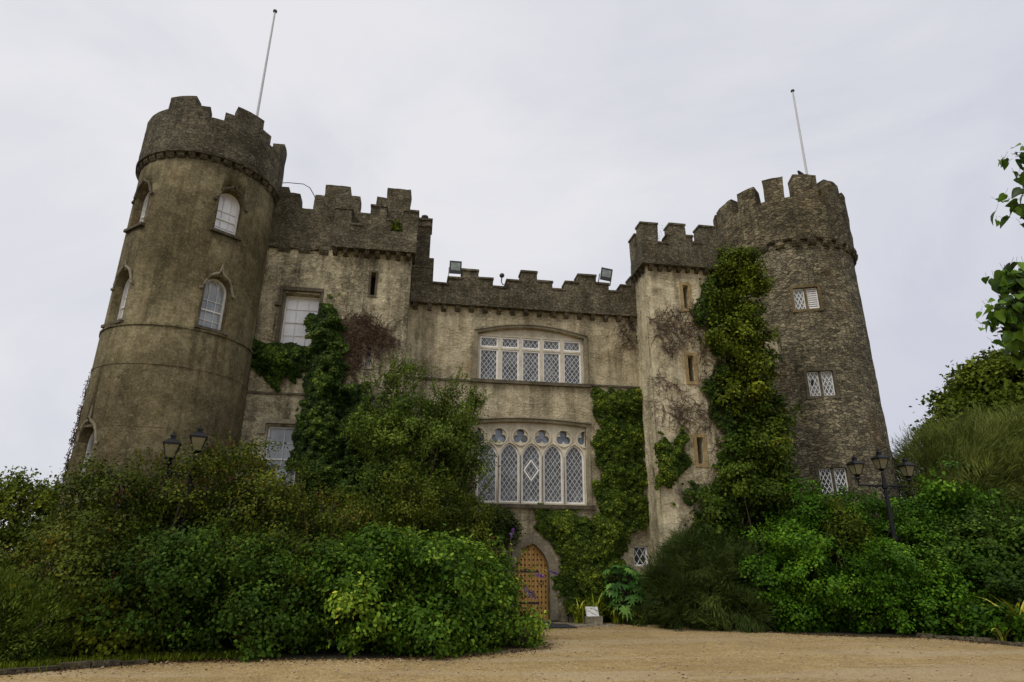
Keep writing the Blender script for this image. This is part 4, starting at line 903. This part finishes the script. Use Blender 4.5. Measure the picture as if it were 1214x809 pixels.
# buddleia with flower spikes
BE = [(-.5, -4.9, 1.1, .5, .6, .8), (-.9, -4.9, .9, .6, .6, .8)]
r = bush('butterfly_bush', 'leggy butterfly bush with purple flower spikes in front of the arched door', 'shrub', BE, 'bright', 90, 44, .2, .13, .022, 50, .4, 12, .3, .6, 8, None, .3, .15)
ox = np.array(r.location); sh = MB(); fl, fd, lv = [], [], []
spots = [((-.1, -5.0, 1.7), (-.05, -5.1, 2.16), 'p'), ((.1, -5, 1.2), (.52, -5.2, 1.3), 'p'), ((.2, -4.9, 1.4), (.86, -5.0, 1.36), 'p'), ((.0, -5, 1.2), (.25, -5.3, .98), 'p'), ((0, -5, 1.1), (.36, -5.3, .93), 'p'), ((-.3, -5, 1.6), (-.35, -5.2, 1.72), 'r'), ((-.1, -5, 1.2), (.1, -5.4, .92), 'r'), ((-.4, -5, 1.7), (-.52, -5.1, 2.05), 'r'), ((.1, -5, 1.5), (.25, -5.1, 1.85), 'r'), ((.1, -5, 1.2), (-.2, -5.6, 1.25), 'r'), ((-.6, -5, 1.4), (-.75, -5.4, 1.5), 'r')]
for a, b, kd in spots:
    a, b = np.array(a), np.array(b); mid = (a+b)/2+np.array([0, 0, .14]); sh.tube([a, mid, b], [.008, .006, .004], 4)
    d = unit((b-mid)[None])[0]
    for k in range(14):
        s = rng.uniform(0, 1); p_ = (1-s)**2*a+2*s*(1-s)*mid+s*s*b; lv.append(p_)
    ps = b+d*np.linspace(-.08, .1, 90)[:, None]+rnd(90)*(np.linspace(.024, .006, 90)[:, None])
    fl.append((ps, kd))
lv = np.array(lv); nl = len(lv); leaf_mesh('foliage', lv, rnd(nl)*.8+np.array([.3, 0, -.3]), rnd(nl)*.4+np.array([0, 0, 1]), .12, .016, rng.uniform(.4, 1, nl), LF['bright'], r, ox)
for ps, kd in fl: leaf_mesh('flower_spike' if kd == 'p' else 'seed_head', ps, rnd(90), rnd(90), .026, .012, rng.uniform(0, 1, 90), LF['purple' if kd == 'p' else 'red'], r, ox)
sh.build('stem', M['bark'], r, origin=tuple(ox), uv=False)

# --- right of the door
def strap(label, c, n, L, spread, m, w=.022, name='strap_leaf_plant', grp=None):
    root = empty(name, (*c, 0), label, 'plant', grp); mb = []; sg = 7; V = []; F = []; tn = []
    for i in range(n):
        a = rng.uniform(0, 6.28); b = (rng.normal(0, .06), rng.normal(0, .05)); l = L*rng.uniform(.6, 1.1); lean = rng.uniform(.3, spread+.25); ww = w*rng.uniform(.7, 1.2)
        ca, sa = math.cos(a), math.sin(a); base = len(V)
        for k in range(sg+1):
            s = k/sg; r_ = lean*l*(s**1.6); z = l*(s-.62*lean*s**2.4*1.1); wd = ww*(1-s**3)*(.6+.8*s*(1-s)*2)+.001
            V += [(b[0]+ca*r_-sa*wd, b[1]+sa*r_+ca*wd, max(.01, z)+.004), (b[0]+ca*r_+sa*wd, b[1]+sa*r_-ca*wd, max(.01, z)+.004)]
            if k: q = base+2*k; F.append((q-2, q-1, q+1, q)); 
        tn += [rng.uniform(0, 1)]*sg
    me = bpy.data.meshes.new('blades'); me.from_pydata(V, [], F); at = me.attributes.new('tone', 'FLOAT', 'FACE'); at.data.foreach_set('value', tn)
    link('blades', me, LF[m], root); return root
GS = 'strap-leaf clumps by the castle wall'
strap('lime strap-leaf clump beside the door, left of the small white sign', (2.5, -.75), 60, .85, .8, 'strap', grp=GS)
strap('upright lime strap-leaf clump just behind the small white sign', (3.0, -.45), 80, 1.05, .7, 'strap', grp=GS)
strap('arching lime strap-leaf clump right of the small white sign', (3.55, -.7), 90, .9, 1.0, 'strap', grp=GS)
strap('low strap-leaf clump in front of the blue-green palmate shrub', (4.05, -.8), 60, .62, 1.0, 'strap', grp=GS)
fr_ = empty('palmate_shrub', (4.0, -.75, 0), 'blue-green shrub of large palmate leaves under the small lattice window', 'shrub'); P, D, N, Lq, tn = [], [], [], [], []; sb = MB()
hub, hn = shell([(3.75, -.8, .95, .6, .4, .6), (4.35, -.8, .85, .6, .45, .5), (4.1, -1.0, .7, .75, .35, .5)], 190, .7, 1.05, .3)
for h_, n_ in zip(hub, hn):
    nn = unit((n_*.6+np.array([0, -.2, .8])+rnd(1)[0]*.2)[None])[0]; e1 = unit(np.cross(nn, rnd(1)[0])[None])[0]; e2 = np.cross(nn, e1); t_ = rng.uniform(0, 1); R0 = rng.uniform(.17, .27)
    for k in range(8):
        a = (k-3.5)*.62; P.append(h_); D.append(e1*math.cos(a)+e2*math.sin(a)); N.append(nn); Lq.append(R0*(1-.06*abs(k-3.5))); tn.append(t_)
    sb.tube([(4.05+(h_[0]-4.05)*.25, -.7, 0), tuple(h_*.75+np.array([4.05, -.7, .2])*.25), tuple(h_)], [.018, .009, .005], 4)
leaf_mesh('foliage', np.array(P), np.array(D), np.array(N), np.array(Lq), np.array(Lq)*.17, np.array(tn), LF['fatsia'], fr_, (4.0, -.75, 0), big=True, droop=.25); sb.build('stem', M['bark'], fr_, origin=(4.0, -.75, 0), uv=False)
bush('broom_mound', 'dark drooping needle-leaved mound at the foot of the square turret', 'shrub', [(5.65, -1.75, .85, 1.2, .85, 1.4), (5.2, -1.7, .6, .9, .8, 1.0), (6.3, -2.2, .7, .9, .9, 1.15)], 'broom', 700, 110, .2, .2, .007, 260, .45, 22, .2, .5, 8, None, .2, .15, None, 'foliage', True, (0, 0, -.1), lobes=50, lr=(0.3, 0.55))
bush('laurel_bush', 'wide glossy green bush round the three-lantern lamp post below the right tower', 'bush', [(7.7, -2.5, 1.2, 1.05, 1.15, 1.45), (8.9, -1.9, 1.7, 1.3, 1.1, 1.75), (10.4, -1.75, 1.7, 1.4, 1.1, 1.8), (11.9, -1.9, 1.5, 1.3, 1.2, 1.75), (8.7, -3.2, .75, 1.2, .95, 1.1), (10.3, -3.75, .75, 1.3, .75, 1.15), (11.6, -3.3, .8, 1., .95, 1.15)], 'glossy', 1700, 80, .2, .074, .026, 460, .28, 12, .45, .25, 14, None, .3, lobes=150, lr=(0.3, 0.55))
bush('golden_shrub', 'yellow-green shrub top rising left of the lamp post below the lattice window', 'shrub', [(9.5, -2.6, 2.35, .65, .5, .75)], 'ivy_yellow', 110, 60, .2, .07, .024, 60, .35, 12, .3, .2, 6, None, .25)
bush('dark_shrub', 'tall dark shrub at the right edge behind the yellow strap leaves', 'shrub', [(12.7, -3.3, 1.0, 1.2, 1.2, 1.5), (13.9, -3.1, 1.4, 1.3, 1.3, 1.8), (12.3, -4.4, .45, 1.1, .85, .75)], 'dark', 620, 60, .24, .1, .036, 170, .45, 14, .35, .3, 10, None, .35, lobes=60, lr=(0.3, 0.6))
bush('dark_shrub', 'leafy dark low shrub along the kerb in the right corner', 'shrub', [(11.0, -5.3, .25, .6, .5, .4), (11.3, -6.9, .3, .6, .8, .45), (12.9, -6.6, .8, .9, 1.2, 1.0)], 'glossy', 330, 60, .2, .1, .036, 110, .35, 12, .35, .3, 7, None, .3)
bush('leafy_sapling', 'upright mid-green sapling between the glossy bush and the feathery broom', 'tree', [(13.9, -1.6, 3.0, .75, .7, 1.2), (13.6, -1.7, 1.9, .9, .8, 1.2), (15, -1.5, 2.3, .9, .8, 1.4)], 'glossy', 260, 60, .24, .11, .04, 110, .5, 14, .35, .3, 7, None, .35, lobes=36, lr=(0.3, 0.55))
strap('yellow-streaked strap-leaf plant among the dark shrubs in the right corner', (11.3, -5.75), 34, 1.5, .9, 'strap_yellow', .04, grp='yellow strap-leaf plants')
strap('smaller yellow strap-leaf plant low behind the right kerb', (10.75, -5.7), 16, .8, 1.0, 'strap_yellow', .035, grp='yellow strap-leaf plants')
bush('feathery_broom', 'large feathery green broom tree behind the lamp post at the right', 'tree', [(16.9, 1.0, 4.2, 1.9, 1.4, 1.5), (19.4, 1.0, 4.6, 2.1, 1.5, 1.6), (16.0, .4, 3.4, 1.1, 1.1, 1.6), (18, .3, 2.8, 2.2, 1.2, 1.8)], 'tamarisk', 1300, 90, .4, .3, .009, 700, 1.0, 24, .2, -.1, 14, None, .4, .12, None, 'foliage', True, (0, 0, .75), lobes=46, lr=(0.6, 1.1))

# --- trees
def tree(name, label, base, h, r0, ells, leafm, n, per, cr, L, W, group, limbs=16):
    root = empty(name, (*base, 0), label, 'tree', group); P, Nr = shell(ells, n, .55, 1.05)
    P += Nr*(vnoise(P, .45, base[0])*1.2*cr)[:, None]
    idx = np.repeat(np.arange(n), per); m = len(idx); off = rnd(m)*cr*.55; off[:, 2] *= .6
    ct = np.clip(.45+.5*vnoise(P, .3, 2.)+rng.normal(0, .16, n), 0, 1)
    nn = Nr[idx]; D = rnd(m)+nn*.3-np.array([0, 0, .3]); N = unit(off)*.5+nn*.4+np.array([0, 0, .5])+rnd(m)*.4; ln = L*rng.uniform(.6, 1.3, m)
    org = (*base, 0); leaf_mesh('crown', P[idx]+off, D, N, ln, ln*W/L, np.clip(ct[idx]*.65+rng.uniform(0, .4, m), 0, 1), LF[leafm], root, org)
    t = MB(); top = (base[0]+rng.normal(0, .2), base[1], h*.75); mid = (base[0]+rng.normal(0, .15), base[1], h*.35)
    t.tube([(*base, -.1), mid, top], [r0, r0*.75, r0*.25], 9)
    for i in range(limbs):
        q = P[rng.integers(n)]; s = rng.uniform(.3, .95); st = [mid[c]*(1-s)+top[c]*s for c in range(3)]; md = [st[c]*.5+q[c]*.5+(.3 if c == 2 else 0) for c in range(3)]
        t.tube([st, md, q], [r0*.35, r0*.2, r0*.05], 6)
    t.build('trunk', M['bark'], root, origin=org, uv=False); return root
GT = 'trees behind the castle grounds'
tree('broadleaf_tree', 'large olive-green tree top rising behind the feathery broom at the right', (34.5, 15), 14, .45, [(32.3, 15, 9.8, 2.6, 2.6, 2.4), (35.4, 15, 11.6, 3.6, 3.2, 3.0), (38.8, 15, 11.2, 3.4, 3, 3.4), (34, 15, 7.5, 4.5, 3, 2.6)], 'tree', 1100, 110, .8, .26, .11, GT)
tree('broadleaf_tree', 'low bushy green tree at the far left edge beyond the round tower', (-23.2, 13), 6, .25, [(-23.6, 13, 3.4, 2.6, 1.8, 2.0), (-25.8, 13, 3.6, 2.2, 1.8, 2.2)], 'tree', 320, 80, .5, .17, .06, GT)
tree('broadleaf_tree', 'rounded green tree between the far left tree and the round tower', (-20.2, 14), 6, .25, [(-20.3, 14, 3.2, 2.3, 1.8, 2.0), (-18.0, 14.5, 2.8, 2.2, 1.8, 2.0)], 'tree', 320, 80, .5, .17, .06, GT)
# near tree whose branch hangs into the right of the view
nr = empty('catalpa_tree', (10.6, -10.2, 0), 'near branch of large heart-shaped green leaves hanging in at the right edge', 'tree')
t = MB(); og = (10.6, -10.2, 0); t.tube([(10.6, -10.2, -.1), (10.5, -10.2, 3.0), (10.3, -10.1, 6.0), (10.1, -10.1, 9.2)], [.2, .17, .12, .04], 10)
P, D, N, T_ = [], [], [], []
for (a, b, c_, nl) in [((10.3, -10.1, 5.6), (9.2, -10, 6.5), (8.0, -10.0, 5.9), 170), ((10.3, -10.1, 5.2), (9.2, -10.1, 6.0), (8.2, -10.1, 5.65), 180), ((10.3, -10.1, 6.2), (9.4, -9.9, 7.0), (8.6, -9.9, 6.6), 200), ((10.2, -10.1, 7.6), (9.8, -10, 8.5), (9.0, -10, 8.2), 50), ((10.2, -10.1, 8), (9.9, -10.2, 9.2), (9.2, -10.2, 9.3), 50), ((10.3, -10.1, 5.5), (9.6, -9.7, 5.9), (8.75, -9.6, 5.5), 160), ((10.3, -10.1, 7), (10.9, -9.2, 8.2), (11.5, -8.5, 7.9), 90), ((10.3, -10.1, 6), (11.2, -11, 7.0), (12.2, -11.6, 6.6), 90), ((10.1, -10.1, 9.1), (10.4, -10, 10), (10.9, -10.3, 10.1), 90)]:
    a, b, c_ = map(np.array, (a, b, c_)); tt = np.linspace(0, 1, 7); t.tube([tuple((1-s)**2*a+2*s*(1-s)*b+s*s*c_) for s in tt], [.05, .04, .032, .026, .018, .012, .006], 6)
    for i in range(nl):
        s = rng.uniform(.45, 1.02); p_ = (1-s)**2*a+2*s*(1-s)*b+s*s*c_+rnd(1)[0]*np.array([.16, .16, .14])-np.array([0, 0, .06]); P.append(p_); o = rnd(1)[0]*np.array([.6, .6, .3]); D.append(o+np.array([-.15, 0, -.6])); N.append(np.array([-.2, -.45, .75])+rnd(1)[0]*.35); T_.append(rng.uniform(0, 1))
V, F, tn = [], [], []
for p_, d_, n_v, t_ in zip(P, D, N, T_):                  # heart-shaped, curling leaves, each with its stalk
    d_ = unit(d_[None])[0]; sd = unit(np.cross(d_, n_v)[None])[0]; nn = np.cross(sd, d_); l = .22*rng.uniform(.5, 1.25); w_ = l*.42; cu = rng.uniform(.05, .35); b0 = len(V); tw = rng.normal(0, .25)
    rows = [(-.08, .45), (.08, .85), (.3, 1.), (.58, .72), (.82, .33)]
    def pt(s, x): return p_+d_*l*s+sd*w_*x+nn*(w_*(.28*abs(x)+tw*x*s)-l*cu*s*s)
    V.append(pt(0, 0))
    for s, x in rows: V += [pt(s, x), pt(max(s, .04), 0), pt(s, -x)]
    V.append(pt(1, 0)); e0 = len(V)-1
    F += [(b0, b0+1, b0+2), (b0, b0+2, b0+3)]
    for k in range(4): a = b0+1+3*k; F += [(a, a+3, a+4, a+1), (a+1, a+4, a+5, a+2)]
    a = b0+13; F += [(a, e0, a+1), (a+1, e0, a+2)]; tn += [t_]*12
    t.tube([p_-d_*l*.5+np.array([0, 0, .05]), p_], [.003, .003], 3)
V = np.array(V)-np.array(og); me = bpy.data.meshes.new('foliage'); me.from_pydata(V.tolist(), [], F); me.polygons.foreach_set('use_smooth', [True]*len(F)); at = me.attributes.new('tone', 'FLOAT', 'FACE'); at.data.foreach_set('value', tn); link('foliage', me, LF['big'], nr)
t.build('trunk', M['bark'], nr, origin=og, uv=False, smooth=True)

# --- weeds on the parapets, grass tufts and fallen leaves
bush('wall_weed', 'yellow-green weed tuft growing in the gap of the left wing parapet', 'weed', [(-3.22, -.7, 11.75, .16, .12, .28)], 'ivy_yellow', 26, 24, .07, .06, .018, 22, .2, 8, .3, 0, 0, None, .05, .2, (-3.22, -.7))
bush('wall_weed', 'dry grey weed stalks growing behind the front parapet of the square turret', 'weed', [(5.55, -1.15, 11.75, .16, .12, .25)], 'dry', 6, 4, .07, .04, .01, 40, .4, 6, .3, 0, 0, None, .05, 0, (5.55, -1.15))
nl = 5200; e_ = np.array([(-7.9, -8.5), (-6.9, -7.75), (-6.2, -7.4), (-4.4, -7.25), (-2, -7.25), (-1, -7.0), (.5, -6.1), (.8, -2.5), (4.4, -.55), (5.8, -2.4), (7.2, -4.0), (8.6, -4.6), (9.9, -4.85), (10.1, -6)])
k = rng.integers(len(e_)-1, size=nl); s = rng.uniform(0, 1, nl)[:, None]; P = e_[k]*(1-s)+e_[k+1]*s+rng.normal(0, 1, (nl, 2))*np.abs(rng.normal(0, .22, (nl, 1)))
P = np.c_[P, np.full(nl, .004)]; Nn = rnd(nl)*.35+np.array([0, 0, 1.])
tag(leaf_mesh('leaf_litter', P, np.cross(Nn, rnd(nl)), Nn, .05*rng.uniform(.5, 1.2, nl), .014, rng.uniform(0, 1, nl), LF['dry']), 'fallen brown leaves scattered along the edges of the gravel drive', 'leaf litter', kind='stuff')
nl = 9000; e_ = np.array([(-9.5, -9.6), (-7.9, -8.15), (-6.3, -7.2), (-4.6, -6.95)]); k = rng.integers(3, size=nl); s = rng.uniform(0, 1, nl)[:, None]; P = e_[k]*(1-s)+e_[k+1]*s+rng.normal(0, .16, (nl, 2))+np.array([0, .18]); P = np.c_[P, np.zeros(nl)]
tag(leaf_mesh('grass', P, rnd(nl)*.35+np.array([0, 0, 1.]), rnd(nl), .1*rng.uniform(.5, 1.4, nl), .005, rng.uniform(0, 1, nl), LF['ivy_yellow']), 'short grass growing behind the left kerb', 'grass', kind='stuff')
npb = 4000; pp = np.c_[rng.uniform(-9, 13, npb), rng.uniform(-13, -.6, npb)]; pp = pp[in_poly(pp, gp) > .05]; npb = len(pp)
rr = .013*rng.uniform(.5, 1.6, npb)**1.6; oc = np.array([(1, 0, 0), (0, 1, 0), (-1, 0, 0), (0, -1, 0), (0, 0, .8), (0, 0, -.6)]); V = (np.c_[pp, rr*.3][:, None]+(oc[None]+rng.normal(0, .22, (npb, 6, 3)))*rr[:, None, None]).reshape(-1, 3)
F = (np.array([(0, 1, 4), (1, 2, 4), (2, 3, 4), (3, 0, 4), (1, 0, 5), (2, 1, 5), (3, 2, 5), (0, 3, 5)])[None]+(np.arange(npb)*6)[:, None, None]).reshape(-1, 3)
me = bpy.data.meshes.new('pebbles'); me.from_pydata(V.tolist(), [], F.tolist()); tag(link('pebbles', me, M['pebble']), 'loose tan pebbles lying on the gravel drive', 'pebbles', kind='stuff')
# ------------------------------------------------------------------ lamp posts, poles, lights and small things
def lantern(parent, x, y, z, s=.63):
    """a tapered square lantern hung or stood at its base point (x, y, z), local to the lamp post"""
    b = MB(); hb, ht, H = .12*s, .235*s, .44*s
    for sx in (-1, 1):
        for sy in (-1, 1): b.tube([(x+sx*hb, y+sy*hb, z), (x+sx*ht, y+sy*ht, z+H)], [.016*s, .016*s], 4)
    def fr(r, zz, t):
        for a, c in (((-1, -1), (1, -1)), ((1, -1), (1, 1)), ((1, 1), (-1, 1)), ((-1, 1), (-1, -1))): b.tube([(x+a[0]*r, y+a[1]*r, zz), (x+c[0]*r, y+c[1]*r, zz)], [t, t], 4)
    fr(hb, z, .02*s); fr(ht, z+H, .025*s)
    b.lathe([(.05*s, z-.09*s), (.1*s, z-.05*s), (hb*1.35, z-.012*s), (hb*1.35, z-.004)], 8, (x, y, 0), math.pi/4)
    b.lathe([(ht*1.62, z+H), (ht*1.62, z+H+.03*s), (ht*1.05, z+H+.12*s), (ht*.5, z+H+.19*s), (.1*s, z+H+.2*s), (.1*s, z+H+.27*s), (.14*s, z+H+.275*s), (.12*s, z+H+.31*s), (.05*s, z+H+.34*s), (.03*s, z+H+.37*s), (.035*s, z+H+.39*s), (.008*s, z+H+.45*s)], 4, (x, y, 0), math.pi/4)
    o = b.build('lantern', M['black_iron'], parent)
    k = .012*s; c = [(-1, -1), (1, -1), (1, 1), (-1, 1)]
    g_ = MB(); g_.add([(x+a*(hb-k), y+b_*(hb-k), z+.01) for a, b_ in c]+[(x+a*(ht-k), y+b_*(ht-k), z+H-.01) for a, b_ in c], [(0, 3, 2, 1), (4, 5, 6, 7), (0, 1, 5, 4), (1, 2, 6, 5), (2, 3, 7, 6), (3, 0, 4, 7)])
    g_.build('pane', M['lamp_glass'], o); return o
def lamp_post(loc, hc, label, rz=0., span=.78, sides=(-1, 1)):
    root = empty('lamp_post', loc, label, 'lamp post', 'black lantern posts in the shrubs'); root.rotation_euler = (0, 0, rz)
    p_ = MB(); p_.lathe([(.2, -.05), (.2, .12), (.15, .16), (.14, .7), (.16, .74), (.1, .82), (.075, 1.0), (.07, 2.2), (.085, 2.22), (.085, 2.28), (.06, 2.3), (.05, hc-.55), (.08, hc-.52), (.08, hc-.42), (.05, hc-.4), (.04, hc-.1)], 14)
    p_.build('pole', M['black_iron'], root)
    for sg in sides:
        a = MB(); a.tube([(0, 0, hc-.46), (sg*span, 0, hc-.46), (sg*span, 0, hc-.3)], [.026, .024, .03], 8)
        n = 14; a.tube([(sg*(.05+.34*(1-math.cos(t*math.pi/2/n))), 0, hc-.75+.27*math.sin(t*math.pi/2/n)) for t in range(n+1)], .016, 6)
        for cxx, rr in ((.2, .055), (.34, .04), (.46, .03)): a.tube([(sg*(cxx+rr*math.cos(2*math.pi*t/12)), 0, hc-.46-.02-rr+rr*math.sin(2*math.pi*t/12)) for t in range(13)], .01, 5)
        a.lathe([(.05, hc-.32), (.07, hc-.28), (.05, hc-.24)], 10, (sg*span, 0, 0)); a.build('arm', M['black_iron'], root)
        lantern(root, sg*span, 0, hc-.18)
    lantern(root, 0, 0, hc)
    return root
lamp_post((10.6, -3.2, 0), 4.1, 'black iron lamp post with three lanterns rising from the glossy bush at the right')
lamp_post((-6.72, -5.2, 0), 3.68, 'black iron lamp post with two lanterns showing above the huge olive shrub', R(18), .47, (-1,))

def flagpole(x, y, z0, z1, r, label):
    root = empty('flagpole', (x, y, z0), label, 'flagpole', 'bare flagpoles on the round towers')
    p_ = MB(); p_.tube([(0, 0, 0), (0, 0, (z1-z0)*.5), (0, 0, z1-z0)], [r, r*.9, r*.7], 10); p_.build('pole', M['steel'], root, smooth=False)
    c = MB(); c.lathe([(r*.6, z1-z0), (r*1.5, z1-z0+.03), (r*1.5, z1-z0+.09), (r*.4, z1-z0+.13)], 10); c.build('finial', M['dark_metal'], root)
flagpole(-8.38, .15, 13.3, 20.9, .05, 'bare white flagpole on top of the left round tower')
flagpole(14.02, 2.3, 14.9, 22.2, .055, 'bare white flagpole on top of the right round tower')

def floodlight(x, z, tilt, label):
    root = empty('floodlight', (x, -.02, z), label, 'floodlight', 'floodlights on the hall parapet'); root.rotation_euler = (R(8), R(tilt), 0)
    h = MB(); h.add([(-.17, -.1, .1), (.17, -.1, .1), (.17, -.1, .5), (-.17, -.1, .5), (-.11, .1, .16), (.11, .1, .16), (.11, .1, .44), (-.11, .1, .44)], [(0, 1, 2, 3), (7, 6, 5, 4), (0, 4, 5, 1), (1, 5, 6, 2), (2, 6, 7, 3), (3, 7, 4, 0)])
    h.box(-.2, .2, -.13, -.1, .08, .52); h.build('housing', M['dark_metal'], root)
    g_ = MB(); g_.box(-.155, .155, -.136, -.13, .2, .46); g_.build('lens', M['flood_glass'], root)
    b = MB(); b.box(-.22, -.2, -.03, .03, -.02, .32); b.box(.2, .22, -.03, .03, -.02, .32); b.box(-.22, .22, -.03, .03, -.04, -.02); b.build('bracket', M['dark_metal'], root)
floodlight(-1.27, 10.5, 0, 'small square floodlight on the hall parapet near the left wing')
floodlight(3.86, 10.66, 8, 'small tilted square floodlight on the hall parapet near the turret')
root = empty('security_camera', (.2, -.2, 10.3), 'small dark camera on a bent bracket in a gap of the hall parapet', 'camera')
b = MB(); b.tube([(.28, .05, -.06), (.1, -.02, -.03), (.06, -.04, .05), (.07, -.05, .2)], .018, 6); b.build('bracket', M['dark_metal'], root)
b = MB(); b.ball((.07, -.08, .26), (.085, .11, .075)); b.tube([(.07, -.08, .26), (.03, -.2, .2)], [.06, .05], 8); b.build('housing', M['dark_metal'], root, smooth=True)
c = MB(); c.tube([(-7.3, -.3, 13.3), (-6.9, -.3, 13.36), (-6.42, -.3, 13.36), (-6.2, -.3, 13.24), (-6.02, -.3, 12.95), (-5.9, -.3, 12.6)], .014, 6)
tag(c.build('cable', M['dark_metal'], uv=False), 'thin dark cable bent from the left round tower down to the wing parapet', 'cable')
# bird perched on the right tower
root = empty('bird', (12.05, -.02, 15.84), 'dark bird hunched on a merlon of the right round tower', 'bird')
b = MB(); n = 10; prof = [(-.2, .05, .012), (-.12, .07, .04), (-.04, .09, .075), (.05, .11, .085), (.12, .15, .065), (.16, .19, .052), (.2, .2, .04), (.235, .19, .012)]
b.tube([(x, 0, z) for x, z, r_ in prof], [r_ for _, _, r_ in prof], n); b.tube([(-.1, 0, .07), (-.3, 0, .02)], [.035, .02], 6); b.build('body', M['bird'], root, smooth=True)
b = MB(); b.tube([(.23, 0, .19), (.29, 0, .175)], [.012, .003], 5); b.build('beak', M['dark_metal'], root)
b = MB(); b.tube([(.02, .03, -.03), (.03, .03, .06)], [.008, .008], 4); b.build('leg', M['dark_metal'], root)
b = MB(); b.tube([(.02, -.03, -.03), (.03, -.03, .06)], [.008, .008], 4); b.build('leg', M['dark_metal'], root)
root.rotation_euler = (0, 0, R(200))
# door mat, sign on its stone
b = MB(); b.prism([(1.0, -2.05), (2.12, -2.05), (2.05, -1.0), (1.0, -1.0)], lambda u, v, w: (u, v, w), .008, .024); tag(b.build('door_mat', M['mat']), 'black rubber mat on the gravel before the arched door', 'door mat')
b = MB(); b.box(.9, 1.75, -.95, -.42, .008, .022); tag(b.build('door_mat', M['mat']), 'dark mat on the threshold against the arched door', 'door mat')
root = empty('sign_stone', (2.83, -.95, 0), 'rough grey stone block carrying the small white sign', 'stone')
b = MB()
b.prism([(-.24, -.16), (.22, -.18), (.25, .12), (.1, .17), (-.22, .15)], lambda u, v, w: (u, v, w), -.03, .2); b.build('block', M['dressed'], root, rough=.02, rsc=5)
root = empty('sign', (2.83, -.97, .19), 'small white tilted sign resting on a rough stone block', 'sign'); root.rotation_euler = (R(-28), 0, R(4))
b = MB(); b.box(-.17, .17, -.012, .008, .0, .27); b.build('panel', M['sign'], root); b = MB(); b.box(-.185, .185, .0085, .02, -.012, .282); b.build('backing', M['steel'], root)
